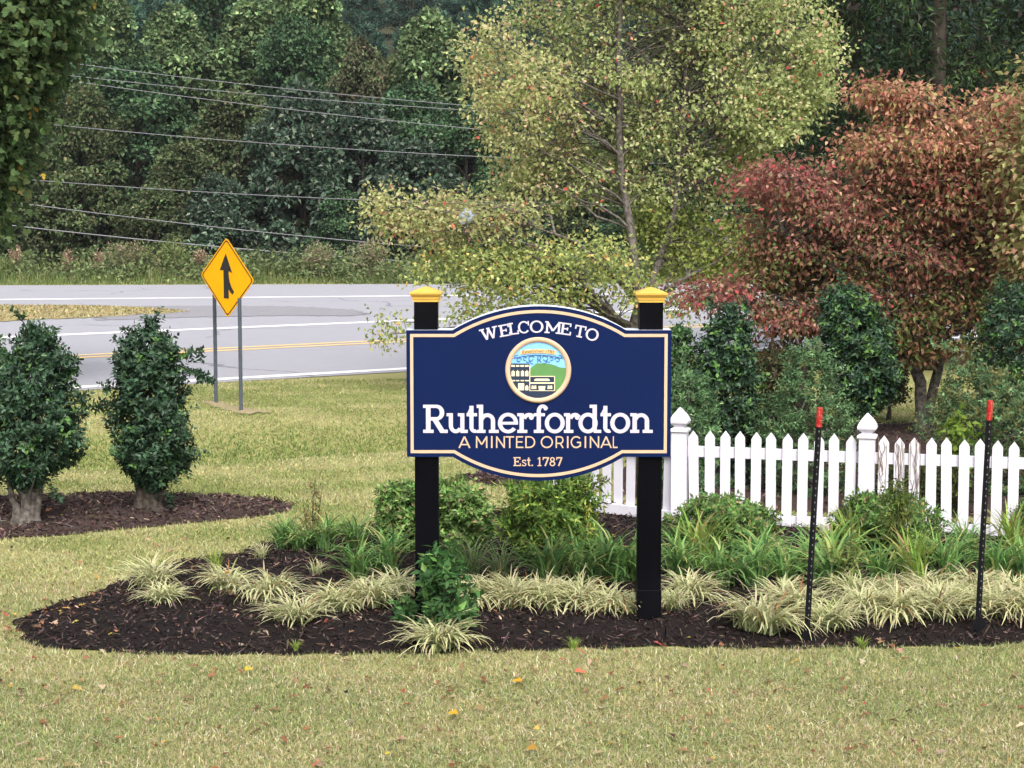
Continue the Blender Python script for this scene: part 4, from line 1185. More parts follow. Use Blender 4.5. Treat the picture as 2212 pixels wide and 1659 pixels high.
def on_face(P, d):
    """panel coordinates -> position under the sign's Empty; d = distance proud of the face"""
    P = np.asarray(P)
    x = P[:, 0]; z = P[:, 1] - np.tan(ROLL) * x
    return np.stack([loc[0] + x * cY - (-d) * sY * -1 * -1, loc[1] + x * sY - d * cY, loc[2] + z], 1) if False else np.stack([loc[0] + x * cY + d * sY, loc[1] + x * sY - d * cY, loc[2] + z], 1)
def face_plate(name, P, d, mat, dep=.003):
    n = len(P); k = np.arange(n)
    V = np.concatenate([on_face(P, d), on_face(P, d - dep)])
    return MB().add(V, [np.array([k]), np.array([k[::-1] + n]), np.stack([(k + 1) % n, k, k + n, (k + 1) % n + n], 1)]).obj(name, mat, mrg)
half *= 1.04
sf = face_plate('sign_face', diamond(half, .05), .0, M['sign_yellow'], .004)
d1, d2 = diamond(half - .026, .042), diamond(half - .047, .036)
n = len(d1); k = np.arange(n)
V = np.concatenate([on_face(d1, .003), on_face(d2, .003), on_face(d1, 0.0), on_face(d2, 0.0)])
MB().add(V, np.concatenate([np.stack([k, (k + 1) % n, (k + 1) % n + n, k + n], 1), np.stack([(k + 1) % n, k, k + 2 * n, (k + 1) % n + 2 * n], 1), np.stack([k + n, (k + 1) % n + n, (k + 1) % n + 3 * n, k + 3 * n], 1)])).obj('border_line', M['sign_black'], mrg)
# arrow in crop pixels of the photograph's detail (730 wide): centre (358, 445)
fx = lambda a_: (a_ - 358) / 3.32 / 1.157 / ppm(mc[1] + .1) / cY
fz = lambda b_: -(b_ - 445) / 3.32 / 1.157 / ppm(mc[1] + .1)
AR = [(349, 248), (408, 402), (378, 386), (374, 402), (376, 440), (384, 480), (400, 520), (424, 555), (408, 578), (388, 560), (372, 536), (372, 616), (326, 616), (326, 386), (291, 388)]
face_plate('arrow', np.array([(fx(a_), fz(b_)) for a_, b_ in AR])[::-1], .004, M['sign_black'], .004)

# ------------------------------------------------------------------ white picket fence
fence = thing('picket_fence', 'white vinyl picket fence running right from the welcome sign with ball topped posts', 'fence', (*G(1467, 1146), g1(*G(1467, 1146))))
fb = np.array(G(1467, 1146))
fe = np.array(G(2212, 1183)); fd = (fe - fb) / np.linalg.norm(fe - fb)
def picket_mesh(h, w=.085, th=.02):
    o_ = [(-w / 2, .03), (w / 2, .03), (w / 2, h - .062), (w * .40, h - .045), (0, h), (-w * .40, h - .045), (-w / 2, h - .062)]
    n = len(o_); k = np.arange(n)
    V = [(x, -th / 2, z) for x, z in o_] + [(x, th / 2, z) for x, z in o_]
    return MB().add(np.array(V), [np.array([k]), np.array([k[::-1] + n]), np.stack([(k + 1) % n, k, k + n, (k + 1) % n + n], 1)]).mesh('picket', M['vinyl'])
pk = picket_mesh(.90)
FIN = [(.072, 0), (.080, .004), (.080, .022), (.066, .030), (.046, .040), (.044, .052), (.060, .062), (.077, .078), (.080, .094), (.072, .118), (.054, .150), (.030, .180), (.012, .202), (.002, .212)]
finm = MB().lathe4([(r, z) for r, z in FIN], n=4).mesh('finial', M['vinyl'])
def fence_post(p, h=.88):
    o_ = bevel(MB().box(-.066, .066, -.066, .066, -.2, h).obj('fence_post', M['vinyl'], fence), .006)
    o_.location = (p[0] - fb[0], p[1] - fb[1], 0); o_.rotation_euler = (0, 0, math.atan2(fd[1], fd[0]))
    f_ = obj('post_finial', finm, o_); f_.location = (0, 0, h)
    return o_
def rail(p, q, z0, z1):
    d = (q - p); L = np.linalg.norm(d)
    o_ = bevel(MB().box(0, L, -.019, .019, z0, z1).obj('rail', M['vinyl'], fence), .004)
    nrm = np.array([-d[1], d[0]]) / L
    pp = p - fb + nrm * .032
    o_.location = (pp[0], pp[1], 0); o_.rotation_euler = (0, 0, math.atan2(d[1], d[0]))
def pickets(p, q, n, first, step):
    d = (q - p) / np.linalg.norm(q - p)
    rr = np.random.default_rng(int(abs(p[0]) * 100))
    for k in range(n):
        x = p + d * (first + step * k)
        o_ = obj('picket', pk, fence)
        o_.location = (x[0] - fb[0], x[1] - fb[1], rr.normal(0, .006)); o_.rotation_euler = (rr.normal(0, .008), rr.normal(0, .010), math.atan2(d[1], d[0]))
L1 = 1.60
p1, p2, p3 = fb + fd * L1, fb + fd * L1 * 2, fb + fd * L1 * 3
for p in (fb, p1, p2, p3): fence_post(p)
for a_, b_ in ((fb, p1), (p1, p2), (p2, p3)):
    pickets(a_, b_, 11, .135, .1325)
    rail(a_, b_, .66, .755); rail(a_, b_, .085, .18)
e0 = np.array(G(1245, 1116))
pickets(fb, e0, 9, .13, .132)
rail(fb, e0, .66, .755); rail(fb, e0, .085, .18)
fence_post(fb + (e0 - fb) / np.linalg.norm(e0 - fb) * 1.36)

# dry vine on three pickets
vin = tag(MB().obj if False else thing('dead_vine', 'dry brown vine tendrils clinging to the fence pickets right of the second ball topped post', 'vine', (*p1, g1(*p1))), None, None)
vm = MB(); rng = np.random.default_rng(5)
for k in range(3):
    for _ in range(7):
        x0 = .135 + .1325 * k + rng.normal(0, .018)
        z = np.linspace(rng.uniform(.25, .6), rng.uniform(.78, .88), 9)
        xx = x0 + np.cumsum(rng.normal(0, .009, 9)); xx = np.clip(xx, .135 + .1325 * k - .04, .135 + .1325 * k + .04)
        vm.tube([(fd[0] * a_ + fd[1] * .016, fd[1] * a_ - fd[0] * .016 , b_) for a_, b_ in zip(xx, z)], .0022, 4)
vm.obj('tendril', M['vine'], vin)

# ------------------------------------------------------------------ the two marker stakes
for (bx, by), (tx, ty), ph, lab in (((1742, 1378), (1771, 880), .0, 'red tipped black driveway stake leaning among variegated clumps, nearer the welcome sign'),
                                    ((2111, 1372), (2139, 865), .05, 'red tipped black driveway stake near the right edge, its round foot plate exposed')):
    b = np.array(GB(bx, by)); zb = ground_at(*b)
    b = np.array([b[0], b[1], zb])
    tp_ = at(tx, ty, b[1] + .02) - b
    t = thing('marker_stake', lab, 'stake', b, 'driveway marker stakes in the mulch bed')
    Ln = np.linalg.norm(tp_); up_ = tp_ / Ln
    fr = lambda s0, s1, w, dy=0.0: MB().tube([up_ * s0 * Ln + np.array([0, dy, 0]), up_ * s1 * Ln + np.array([0, dy, 0])], w, 4)
    fr(-.15, .92, .019).obj('stake_shaft', M['stake'], t)
    MB().tube([up_ * .915 * Ln, up_ * .918 * Ln, up_ * .998 * Ln, up_ * Ln], [.015, .0195, .0195, .016], 10).obj('reflector_sleeve', M['red'], t)
    sm = MB()
    for q_ in np.arange(.12, .90, .030):
        c_ = up_ * q_ * Ln + np.array([0, -.0195, 0])
        sm.box(c_[0] - .0026, c_[0] + .0026, c_[1] - .003, c_[1] + .003, c_[2] - .005, c_[2] + .005)
    so = sm.obj('stud', M['stake_hole'], t); so['kind'] = 'stuff'
    a = np.linspace(0, 2 * math.pi, 21)[:-1]
    c_ = up_ * (.04 + ph) 
    V = [(c_[0] + .043 * math.cos(x), c_[1] - .028 - .012 * math.sin(x), c_[2] + .048 * math.sin(x)) for x in a] + [(c_[0] + .043 * math.cos(x), c_[1] - .022 - .012 * math.sin(x), c_[2] + .048 * math.sin(x)) for x in a]
    n = 20; k = np.arange(n)
    MB().add(np.array(V), [np.array([k]), np.array([k[::-1] + n]), np.stack([(k + 1) % n, k, k + n, (k + 1) % n + n], 1)]).obj('foot_plate', M['stake'], t)

# ------------------------------------------------------------------ hollies and other shrubs
HOL = [(5, (0.028, 0.063, 0.033)), (4, (0.040, 0.082, 0.041)), (2.4, (0.017, 0.041, 0.023)), (1, (0.058, 0.107, 0.049))]
HOLT = [(3, (0.075, 0.165, 0.035)), (2, (0.10, 0.20, 0.05))]
HOLB = [(4, (0.050, 0.108, 0.041)), (3, (0.076, 0.148, 0.052)), (2, (0.030, 0.069, 0.033))]
GRY = [(5, (0.105, 0.195, 0.086)), (3, (0.143, 0.235, 0.108)), (2, (0.068, 0.134, 0.060)), (1, (0.209, 0.289, 0.138))]

def profile_shrub(name, label, cat, px, base_py, Y, prof, seed, pal, tip, tip_p, nsh, L, Wd, stems, extra=(), group=None, nleaf=10, slen=.16, lmat='leaf_gloss', stem_mat='bark', fat=.93):
    """prof: list of (row, left, right) silhouette rows in the photograph at depth Y"""
    rng = np.random.default_rng(seed)
    if Y is None:
        x, Y = GB(px, base_py)
    x = (px - CX) / F * Y
    b = np.array([x, Y, ground_at(x, Y)])
    t = thing(name, label, cat, b, group)
    rows = sorted(((at(px, r, Y)[2] - b[2], (l - px) / ppm(Y), (rr - px) / ppm(Y)) for r, l, rr in prof))
    hs_ = np.array([r[0] for r in rows]); lf = np.array([r[1] for r in rows]); rt = np.array([r[2] for r in rows])
    n = nsh
    wgt = np.maximum(.02, rt - lf)
    h = rng.uniform(hs_[0], hs_[-1], n * 3)
    ww = np.interp(h, hs_, rt - lf)
    h = h[rng.random(len(h)) < ww / ww.max()][:n]; n = len(h)
    a = rng.uniform(0, 6.28, n)
    c = (np.interp(h, hs_, lf) + np.interp(h, hs_, rt)) / 2; r = (np.interp(h, hs_, rt) - np.interp(h, hs_, lf)) / 2
    lump = 1 + .14 * np.sin(a * 3 + h * 9 + seed) + .10 * np.sin(a * 5 - h * 15 + seed) + np.where(rng.random(n) < .07, rng.uniform(.05, .28, n), 0)
    f = rng.uniform(.45, 1, n) ** .45 * lump * fat
    P = np.stack([c + np.cos(a) * r * f, np.sin(a) * r * .92 * f, h], 1)
    D = np.stack([np.cos(a) * .8, np.sin(a) * .8, rng.uniform(.0, 1.0, n)], 1) + rng.normal(0, .35, (n, 3))
    P = P - unit(D) * slen * .8
    cr = MB()
    cr.add(*shoots(rng, P, D, nleaf, slen, L, Wd, pal, tip_pal=tip, tip_p=tip_p))
    tw = MB()
    for (p0x, p0y), (p1x, p1y), m in extra:                 # stray leafy branches
        A = at(p0x, p0y, Y) - b; B = at(p1x, p1y, Y - .05) - b
        cv = curve(A, B, .03, rng, 6)
        tw.tube(cv, np.linspace(.008, .003, 6), 5)
        k = rng.uniform(.25, 1, m) * 5
        Pq = np.stack([np.interp(k, range(6), cv[:, q_]) for q_ in range(3)], 1)
        cr.add(*shoots(rng, Pq, rng.normal(0, .6, (m, 3)) + (B - A) / np.linalg.norm(B - A), 8, .09, L, Wd, pal, tip_pal=tip, tip_p=tip_p))
    for sx_, lean, r0, hh in stems:
        q_ = np.array([[sx_, 0, -.1], [sx_, 0, .0], [sx_ - lean * .1, -.01, .06], [sx_ + .01, -.01, .14], [sx_ + lean * .25, 0, hh * .35], [sx_ + lean * .5, 0, hh * .6], [sx_ + lean, 0, hh]])
        tw.tube(q_ + rng.normal(0, r0 * .10, q_.shape), np.array([1.7, 1.45, 1.15, .95, .8, .65, .3]) ** (1.0 if r0 > .012 else .5) * r0 * rng.uniform(.9, 1.1, 7), 9)
    big_ = nsh > 200
    for q_ in range(40 if big_ else 6):
        k = rng.integers(n)
        p = P[k]
        tw.tube(curve(np.array([p[0] * .15, p[1] * .15, max(.12, p[2] - .35)]), p, .04, rng, 5), np.linspace(.012, .004, 5) * (1 if big_ else .3), 5, cap=False)
    tw.obj('trunk', M[stem_mat], t, True)
    cr.obj('crown', M[lmat], t)
    return t

HG = 'dark green columnar hollies'
profile_shrub('holly_shrub', 'dark glossy holly on a pale flared trunk, cut by the left edge', 'shrub', 52, 1128, None,
              [(698, 48, 82), (725, 34, 124), (780, 0, 158), (850, -25, 162), (920, -45, 184), (970, -40, 180), (1005, -30, 146), (1030, -5, 105), (1046, 20, 80)], 21, HOL, HOLT, .06, 1150, .054, .032,
              [(-.03, -.03, .060, .75), (.065, .10, .034, .7), (-.12, -.1, .036, .6), (.02, .05, .03, .6)], extra=[((60, 720), (44, 686), 6), ((150, 850), (190, 862), 8), ((140, 930), (183, 890), 9), ((120, 760), (158, 790), 6), ((100, 1040), (120, 1070), 6)], group=HG, stem_mat='bark_pale', fat=.88)
profile_shrub('holly_shrub', 'full dark glossy holly column standing in the mulch below the merge sign', 'shrub', 312, 1100, None,
              [(706, 300, 345), (728, 262, 376), (770, 240, 396), (850, 234, 404), (920, 230, 416), (975, 230, 420), (1010, 248, 406), (1034, 275, 366), (1050, 290, 350)], 22, HOL, HOLT, .06, 1200, .054, .032,
              [(-.075, -.05, .050, .7), (.055, .06, .050, .7), (-.01, .02, .045, .8), (.11, .1, .022, .6)], extra=[((330, 730), (338, 682), 7), ((310, 735), (314, 690), 6), ((380, 770), (432, 762), 9), ((390, 790), (444, 818), 16), ((275, 870), (208, 882), 12), ((262, 842), (232, 838), 5),
              ((285, 740), (278, 715), 5), ((395, 980), (408, 1010), 6), ((340, 1050), (370, 1075), 6)], group=HG, fat=.88)
profile_shrub('holly_shrub', 'brighter green holly half outside the left edge behind the pale trunked one', 'shrub', -55, 1095, None,
              [(728, -80, -5), (770, -130, 24), (850, -150, 30), (960, -160, 20), (1040, -130, 0)], 23, HOLB, HOLT, .2, 640, .06, .034, [(0, .02, .06, .7), (.12, .1, .04, .6)], group=HG)
YB = 17.3
profile_shrub('holly_shrub', 'dark holly column close behind the fence with road showing to the left of its top', 'shrub', 1582, 0, YB,
              [(655, 1562, 1600), (690, 1535, 1618), (740, 1520, 1625), (800, 1510, 1635), (870, 1508, 1650), (950, 1505, 1655), (1050, 1520, 1640)], 31, HOL, HOLT, .18, 1000, .06, .034, [(0, 0, .06, .8)],
              extra=[((1560, 670), (1540, 655), 5), ((1590, 670), (1612, 652), 5)], group=HG, fat=1.04)
profile_shrub('holly_shrub', 'tallest holly behind the fence with bare grey stems showing at its base', 'shrub', 1842, 0, 18.6,
              [(618, 1800, 1845), (650, 1780, 1880), (700, 1770, 1915), (760, 1790, 1935), (820, 1790, 1938), (860, 1800, 1925), (890, 1820, 1905)], 32, HOL, HOLT, .26, 1000, .06, .034, [(.08, -.02, .07, .95), (.1, .2, .035, .9), (.05, -.2, .04, .9)],
              extra=[((1820, 630), (1815, 606), 4)], group=HG, fat=1.04)
profile_shrub('holly_shrub', 'bright tipped holly at the right edge behind the fence', 'shrub', 2200, 0, 18.8,
              [(606, 2160, 2245), (650, 2132, 2275), (720, 2115, 2300), (800, 2110, 2310), (900, 2105, 2310), (1000, 2110, 2300)], 33, HOL, HOLT, .24, 1000, .06, .034, [(0, 0, .06, .8)], group=HG, fat=1.04)
profile_shrub('holly_shrub', 'narrow leafy holly half hidden by the right edge of the welcome sign', 'shrub', 1470, 0, 17.6,
              [(698, 1452, 1482), (740, 1440, 1505), (800, 1430, 1520), (870, 1425, 1530), (980, 1430, 1530), (1050, 1440, 1520)], 34, HOLB, HOLT, .12, 620, .055, .032, [(0, 0, .05, .7)], group=HG, fat=1.04)
GS = 'grey green shrubs behind the fence'
gkw = dict(group=GS, fat=1.05, nleaf=12, slen=.17, lmat='leaf', stem_mat='bark_pale')
profile_shrub('grey_shrub', 'low grey green shrub behind the ball topped corner post beside the sign', 'shrub', 1490, 0, 16.3,
              [(800, 1470, 1510), (840, 1445, 1535), (900, 1430, 1555), (980, 1425, 1560), (1080, 1440, 1540)], 35, GRY, None, 0, 560, .05, .022, [(0, 0, .03, .4)], **gkw)
profile_shrub('grey_shrub', 'broad grey green shrub between the two hollies behind the middle of the fence', 'shrub', 1725, 0, 16.9,
              [(735, 1730, 1775), (780, 1700, 1800), (840, 1680, 1820), (890, 1650, 1850), (950, 1640, 1860), (1090, 1650, 1840)], 36, GRY, [(1, (.12, .14, .055))], .12, 900, .05, .022, [(0, 0, .03, .5), (.1, .2, .02, .6)],
              extra=[((1760, 880), (1830, 800), 5), ((1690, 880), (1640, 930), 8)], **gkw)
profile_shrub('grey_shrub', 'broad yellowish shrub behind the red tipped stake at the right edge', 'shrub', 2120, 0, 16.9,
              [(790, 2075, 2150), (820, 2045, 2200), (850, 2030, 2290), (900, 2015, 2300), (960, 2030, 2300), (1090, 2050, 2290)], 37, GRY + [(2.5, (.15, .145, .06)), (1.5, (.10, .13, .05))], [(1, (.17, .17, .06))], .2, 1000, .052, .024, [(0, 0, .03, .5)],
              extra=[((2090, 760), (2010, 745), 8), ((2080, 765), (2050, 790), 6)], **gkw)
profile_shrub('grey_shrub', 'dark low shrub seen only between the pickets at the right part of the fence', 'shrub', 1950, 0, 15.9,
              [(985, 1900, 2000), (1010, 1870, 2060), (1060, 1860, 2100), (1120, 1870, 2090)], 38, [(3, (.045, .06, .026)), (2, (.07, .085, .03)), (1, (.10, .09, .04))], None, 0, 520, .05, .022, [(0, 0, .025, .3)], **gkw)
profile_shrub('bright_sapling', 'small bright lime green plant in front of the yellowish shrub behind the fence', 'plant', 2068, 0, 15.7,
              [(880, 2062, 2080), (910, 2045, 2100), (950, 2040, 2110), (1060, 2050, 2100)], 39, [(3, (.15, .22, .035)), (2, (.11, .18, .03))], None, 0, 60, .07, .045, [(0, 0, .008, .6)], nleaf=7, lmat='leaf')

# rounded shrubs inside the bed
AZA = [(5, (0.141, 0.259, 0.072)), (3, (0.222, 0.361, 0.100)), (2, (0.079, 0.149, 0.048)), (1.3, (0.337, 0.423, 0.157)), (.8, (0.297, 0.235, 0.129))]
AZB = [(5, (0.113, 0.218, 0.059)), (3, (0.180, 0.300, 0.081)), (2.0, (0.225, 0.235, 0.112)), (2, (0.064, 0.121, 0.040)), (.6, (0.386, 0.292, 0.132))]
NAN = [(5, (0.137, 0.238, 0.052)), (3, (0.202, 0.315, 0.065)), (2.5, (0.081, 0.147, 0.039)), (.7, (0.429, 0.490, 0.104))]
AG = 'low rounded shrubs in the flower bed'
akw = dict(group=AG, fat=1.03, nleaf=11, slen=.10, lmat='leaf', stem_mat='bark')
profile_shrub('azalea_shrub', 'low rounded shrub left of and behind the left sign post', 'shrub', 868, 1190, None, [(1042, 845, 895), (1065, 822, 920), (1100, 812, 930), (1150, 815, 925), (1185, 835, 905)], 51, AZA, None, 0, 470, .05, .027, [(0, 0, .015, .2)], **akw)
profile_shrub('azalea_shrub', 'low rounded shrub just right of the left sign post', 'shrub', 990, 1185, None, [(1035, 950, 1010), (1060, 930, 1040), (1100, 925, 1062), (1150, 930, 1060), (1180, 950, 1035)], 52, AZA, None, 0, 480, .05, .027, [(0, 0, .015, .2)], **akw)
profile_shrub('nandina_shrub', 'feathery yellow topped bushy shrub below the middle of the sign', 'shrub', 1205, 1205, None, [(1022, 1190, 1262), (1045, 1115, 1275), (1080, 1092, 1285), (1130, 1090, 1300), (1170, 1105, 1310), (1200, 1135, 1290)], 53, NAN, [(1, (.40, .42, .10))], .12, 760, .068, .022,
              [(0, 0, .012, .4)], extra=[((1250, 1060), (1310, 1035), 5), ((1260, 1090), (1330, 1085), 5), ((1130, 1060), (1085, 1045), 5)], group=AG, nleaf=12, slen=.13, lmat='leaf')
profile_shrub('azalea_shrub', 'brown tinged rounded shrub in front of the fence corner post', 'shrub', 1562, 1195, None, [(1075, 1530, 1590), (1090, 1490, 1635), (1115, 1465, 1670), (1150, 1455, 1690), (1185, 1475, 1680)], 54, AZB, None, 0, 700, .048, .025, [(0, 0, .015, .2)], **akw)
profile_shrub('azalea_shrub', 'dark rounded shrub in front of the vine covered pickets', 'shrub', 1925, 1188, None, [(1068, 1880, 1960), (1085, 1845, 2000), (1115, 1825, 2030), (1150, 1820, 2035), (1180, 1840, 2010)], 55, AZB, None, 0, 680, .048, .025, [(0, 0, .015, .2)],
              extra=[((1870, 1090), (1830, 1075), 4)], **akw)
profile_shrub('azalea_shrub', 'rounded shrub cut by the right edge in front of the fence', 'shrub', 2262, 1190, None, [(1080, 2230, 2290), (1110, 2205, 2320), (1150, 2195, 2330), (1185, 2210, 2310)], 56, AZA, None, 0, 500, .04, .02, [(0, 0, .015, .2)], **akw)

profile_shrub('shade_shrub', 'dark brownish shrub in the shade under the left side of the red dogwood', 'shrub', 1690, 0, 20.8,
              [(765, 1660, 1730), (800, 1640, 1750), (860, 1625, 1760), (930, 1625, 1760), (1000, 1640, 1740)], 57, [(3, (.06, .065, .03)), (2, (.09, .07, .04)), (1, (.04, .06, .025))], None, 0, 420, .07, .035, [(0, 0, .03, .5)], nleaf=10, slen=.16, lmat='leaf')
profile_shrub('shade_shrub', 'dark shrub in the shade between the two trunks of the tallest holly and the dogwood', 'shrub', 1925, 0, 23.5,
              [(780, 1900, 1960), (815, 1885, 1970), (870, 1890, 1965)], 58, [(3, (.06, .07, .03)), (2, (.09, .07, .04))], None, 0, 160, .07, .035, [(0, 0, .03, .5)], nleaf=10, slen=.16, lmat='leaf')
# broad-leaved sapling round the foot of the left sign post
SAP = [(5, (0.062, 0.150, 0.046)), (3, (0.096, 0.204, 0.062)), (2, (0.042, 0.099, 0.037)), (.6, (0.174, 0.291, 0.091))]
profile_shrub('broadleaf_sapling', 'dark broad leaved sapling growing up around the foot of the left sign post', 'plant', 955, 1362, None,
              [(1185, 925, 985), (1210, 905, 1000), (1255, 898, 1010), (1305, 895, 1030), (1340, 905, 1020)], 61, SAP, None, 0, 88, .075, .035, [(0, -.02, .008, .5), (.02, .05, .006, .4)], nleaf=9, slen=.13, lmat='leaf')
profile_shrub('broadleaf_sapling', 'small low broad leaved seedling to the left of the left sign post', 'plant', 868, 1345, None,
              [(1292, 850, 885), (1315, 840, 895), (1338, 850, 890)], 62, SAP, None, 0, 22, .055, .028, [(0, 0, .005, .1)], nleaf=7, slen=.09, lmat='leaf')
# yellow-green sprigs in front of the nandina
for px, py, top, lab in ((1168, 1205, 1142, 'lime green sprig in front of the feathery shrub, nearer the left post'), (1212, 1205, 1135, 'lime green sprig in front of the feathery shrub, nearer the right post')):
    profile_shrub('lime_sprig', lab, 'plant', px, py, G(px, 1212)[1], [(top, px - 10, px + 12), (top + 25, px - 22, px + 24), (py - 8, px - 8, px + 8)], px, [(3, (.24, .28, .04)), (2, (.17, .23, .035))], None, 0, 15, .06, .022, [(0, 0, .005, .3)], nleaf=8, slen=.12, lmat='leaf')
# tall stalky weeds
STK = [(4, (0.180, 0.188, 0.063)), (3, (0.240, 0.195, 0.084)), (2, (0.300, 0.195, 0.098)), (2, (0.135, 0.180, 0.049))]
profile_shrub('stalky_weed', 'tall thin brown tipped weed at the back left of the flower bed', 'weed', 668, 1185, None, [(1050, 662, 690), (1080, 655, 690), (1130, 645, 695), (1175, 640, 690)], 63, STK, None, 0, 46, .035, .014, [(0, .03, .004, .55), (.03, .06, .004, .5), (-.03, -.04, .004, .4)], nleaf=10, slen=.13, lmat='leaf')
profile_shrub('stalky_weed', 'tall green weed rising in front of the vine covered pickets', 'weed', 1948, 1235, None, [(1030, 1935, 1962), (1070, 1925, 1985), (1120, 1920, 1985), (1170, 1915, 1985), (1225, 1920, 1980)], 64, [(4, (.10, .14, .03)), (3, (.15, .175, .04)), (2, (.07, .10, .03))], None, 0, 70, .065, .016, [(0, 0, .005, .8), (.04, .08, .004, .7), (-.03, -.05, .004, .6)], nleaf=10, slen=.16, lmat='leaf')
profile_shrub('stalky_weed', 'pale whorled weed standing among the daylilies right of the nearer red tipped stake', 'weed', 1848, 1275, G(1848, 1300)[1], [(1130, 1838, 1850), (1170, 1815, 1880), (1215, 1812, 1885), (1262, 1820, 1875)], 65, [(4, (.17, .22, .06)), (3, (.22, .26, .08))], None, 0, 22, .085, .022, [(0, 0, .005, .6)], nleaf=7, slen=.12, lmat='leaf')

# ------------------------------------------------------------------ strap-leaved clumps
def strap_mesh(name, seed, n, L, w, e0, droop, mode, spread=.05):
    rng = np.random.default_rng(seed)
    mb = MB()
    K_ = 7
    t = np.linspace(0, 1, K_)
    for _ in range(n):
        a = rng.uniform(0, 6.28); ca, sa = math.cos(a), math.sin(a)
        l_ = L * rng.uniform(.65, 1.2)
        el = rad(e0) + rng.normal(0, .22) ; dr = droop * rng.uniform(.6, 1.35)
        ang = el - dr * t ** 1.3
        step = l_ / (K_ - 1)
        r = np.concatenate([[0], np.cumsum(np.cos(ang[:-1]) * step)]); z = np.concatenate([[0], np.cumsum(np.sin(ang[:-1]) * step)])
        z = np.maximum(z, .012 * t)
        b = rng.normal(0, spread, 2)
        sw = rng.normal(0, .12) * l_ * t ** 2
        cx = b[0] + ca * r - sa * sw; cy = b[1] + sa * r + ca * sw
        ww = w * rng.uniform(.75, 1.25) * np.array([.7, .95, 1, 1, .85, .6, .12])
        side = np.array([-sa, ca, 0.0]); nrm = np.stack([-np.sin(ang) * ca, -np.sin(ang) * sa, np.cos(ang)], 1)
        cpt = np.stack([cx, cy, z], 1)
        if mode == 'var':
            us = np.array([-.5, -.17, .17, .5])
        else:
            us = np.array([-.5, 0, .5])
        V = cpt[:, None] + us[None, :, None] * ww[:, None, None] * side[None, None] + (np.abs(us) * .35)[None, :, None] * ww[:, None, None] * nrm[:, None]
        m = len(us)
        i_ = np.arange(K_ - 1)[:, None] * m; j_ = np.arange(m - 1)[None]
        Fq = np.stack([i_ + j_, i_ + j_ + 1, i_ + m + j_ + 1, i_ + m + j_], -1).reshape(-1, 4)
        if mode == 'var':
            v = rng.random()
            cream = np.array([.82, .82, .51]) * rng.uniform(.8, 1.08) if v < .70 else np.array([.68, .58, .44]) * rng.uniform(.8, 1.1) if v < .84 else np.array([.36, .40, .17])
            grn = np.array([.22, .30, .11]) * rng.uniform(.7, 1.3)
            if v > .95: cream = np.array([.33, .17, .08]); grn = cream * .7
            edge_c = np.array([cream, grn * .6 + cream * .4, grn * .75 + cream * .25, cream])
            col = np.tile(edge_c, (K_, 1)).reshape(K_, m, 3)
            fade = (t[:, None, None] ** 2) * .5
            col = col * (1 - fade) + (cream * np.array([1.0, .88, .8]))[None, None] * fade
            base_g = np.clip(1 - t * 1.9, 0, 1)[:, None, None]
            col = col * (1 - base_g * .75) + np.array([.15, .205, .07]) * base_g * .75
        else:
            pal = {'day': [(5, (.16, .30, .09)), (3, (.24, .39, .12)), (2, (.10, .20, .07)), (.8, (.38, .40, .14))],
                   'lime': [(4, (.27, .38, .075)), (3, (.20, .32, .07)), (2, (.36, .41, .11)), (.6, (.40, .33, .14))],
                   'thin': [(4, (.15, .24, .09)), (3, (.20, .29, .11)), (1, (.32, .30, .17))]}[mode]
            c0 = palette(rng, 1, pal, .15)[0]
            col = np.tile(c0, (K_ * m, 1)).reshape(K_, m, 3)
            if rng.random() < .12:
                col[-2:] = np.array([.26, .18, .09])
        mb.add(V.reshape(-1, 3), Fq, col.reshape(-1, 3))
    return mb.mesh(name, M['leaf'])
LIR = [strap_mesh('liriope_clump', 200 + k, 190, .35, .0128, 66, 1.75 + .12 * k, 'var', .05) for k in range(4)]
LIR2 = [strap_mesh('liriope_clump', 220 + k, 64, .29, .0115, 72, 1.35, 'var', .035) for k in range(2)]
DAY = [strap_mesh('daylily_clump', 240 + k, 76, .56, .023, 76, 1.75 + .1 * k, 'day', .05) for k in range(4)]
LIM = [strap_mesh('daylily_clump', 260 + k, 64, .56, .024, 80, 1.15, 'lime', .045) for k in range(2)]
THN = [strap_mesh('sedge_clump', 280, 80, .50, .010, 72, 1.7, 'thin', .04)]
rng = np.random.default_rng(9)
def clump(mesh, name, px, py, sc, label, cat, group, zs=1.0):
    x, y = GB(px, py + 4)
    o = bpy.data.objects.new(name, mesh)
    o.location = (x, y, ground_at(x, y) - .005); o.rotation_euler = (rng.normal(0, .07), rng.normal(0, .07), rng.uniform(0, 6.28)); o.scale = (sc * rng.uniform(.88, 1.12), sc * rng.uniform(.88, 1.12), sc * zs * rng.uniform(.85, 1.12))
    return tag(link(o), label, cat, group)
LG = 'variegated liriope clumps edging the mulch bed'
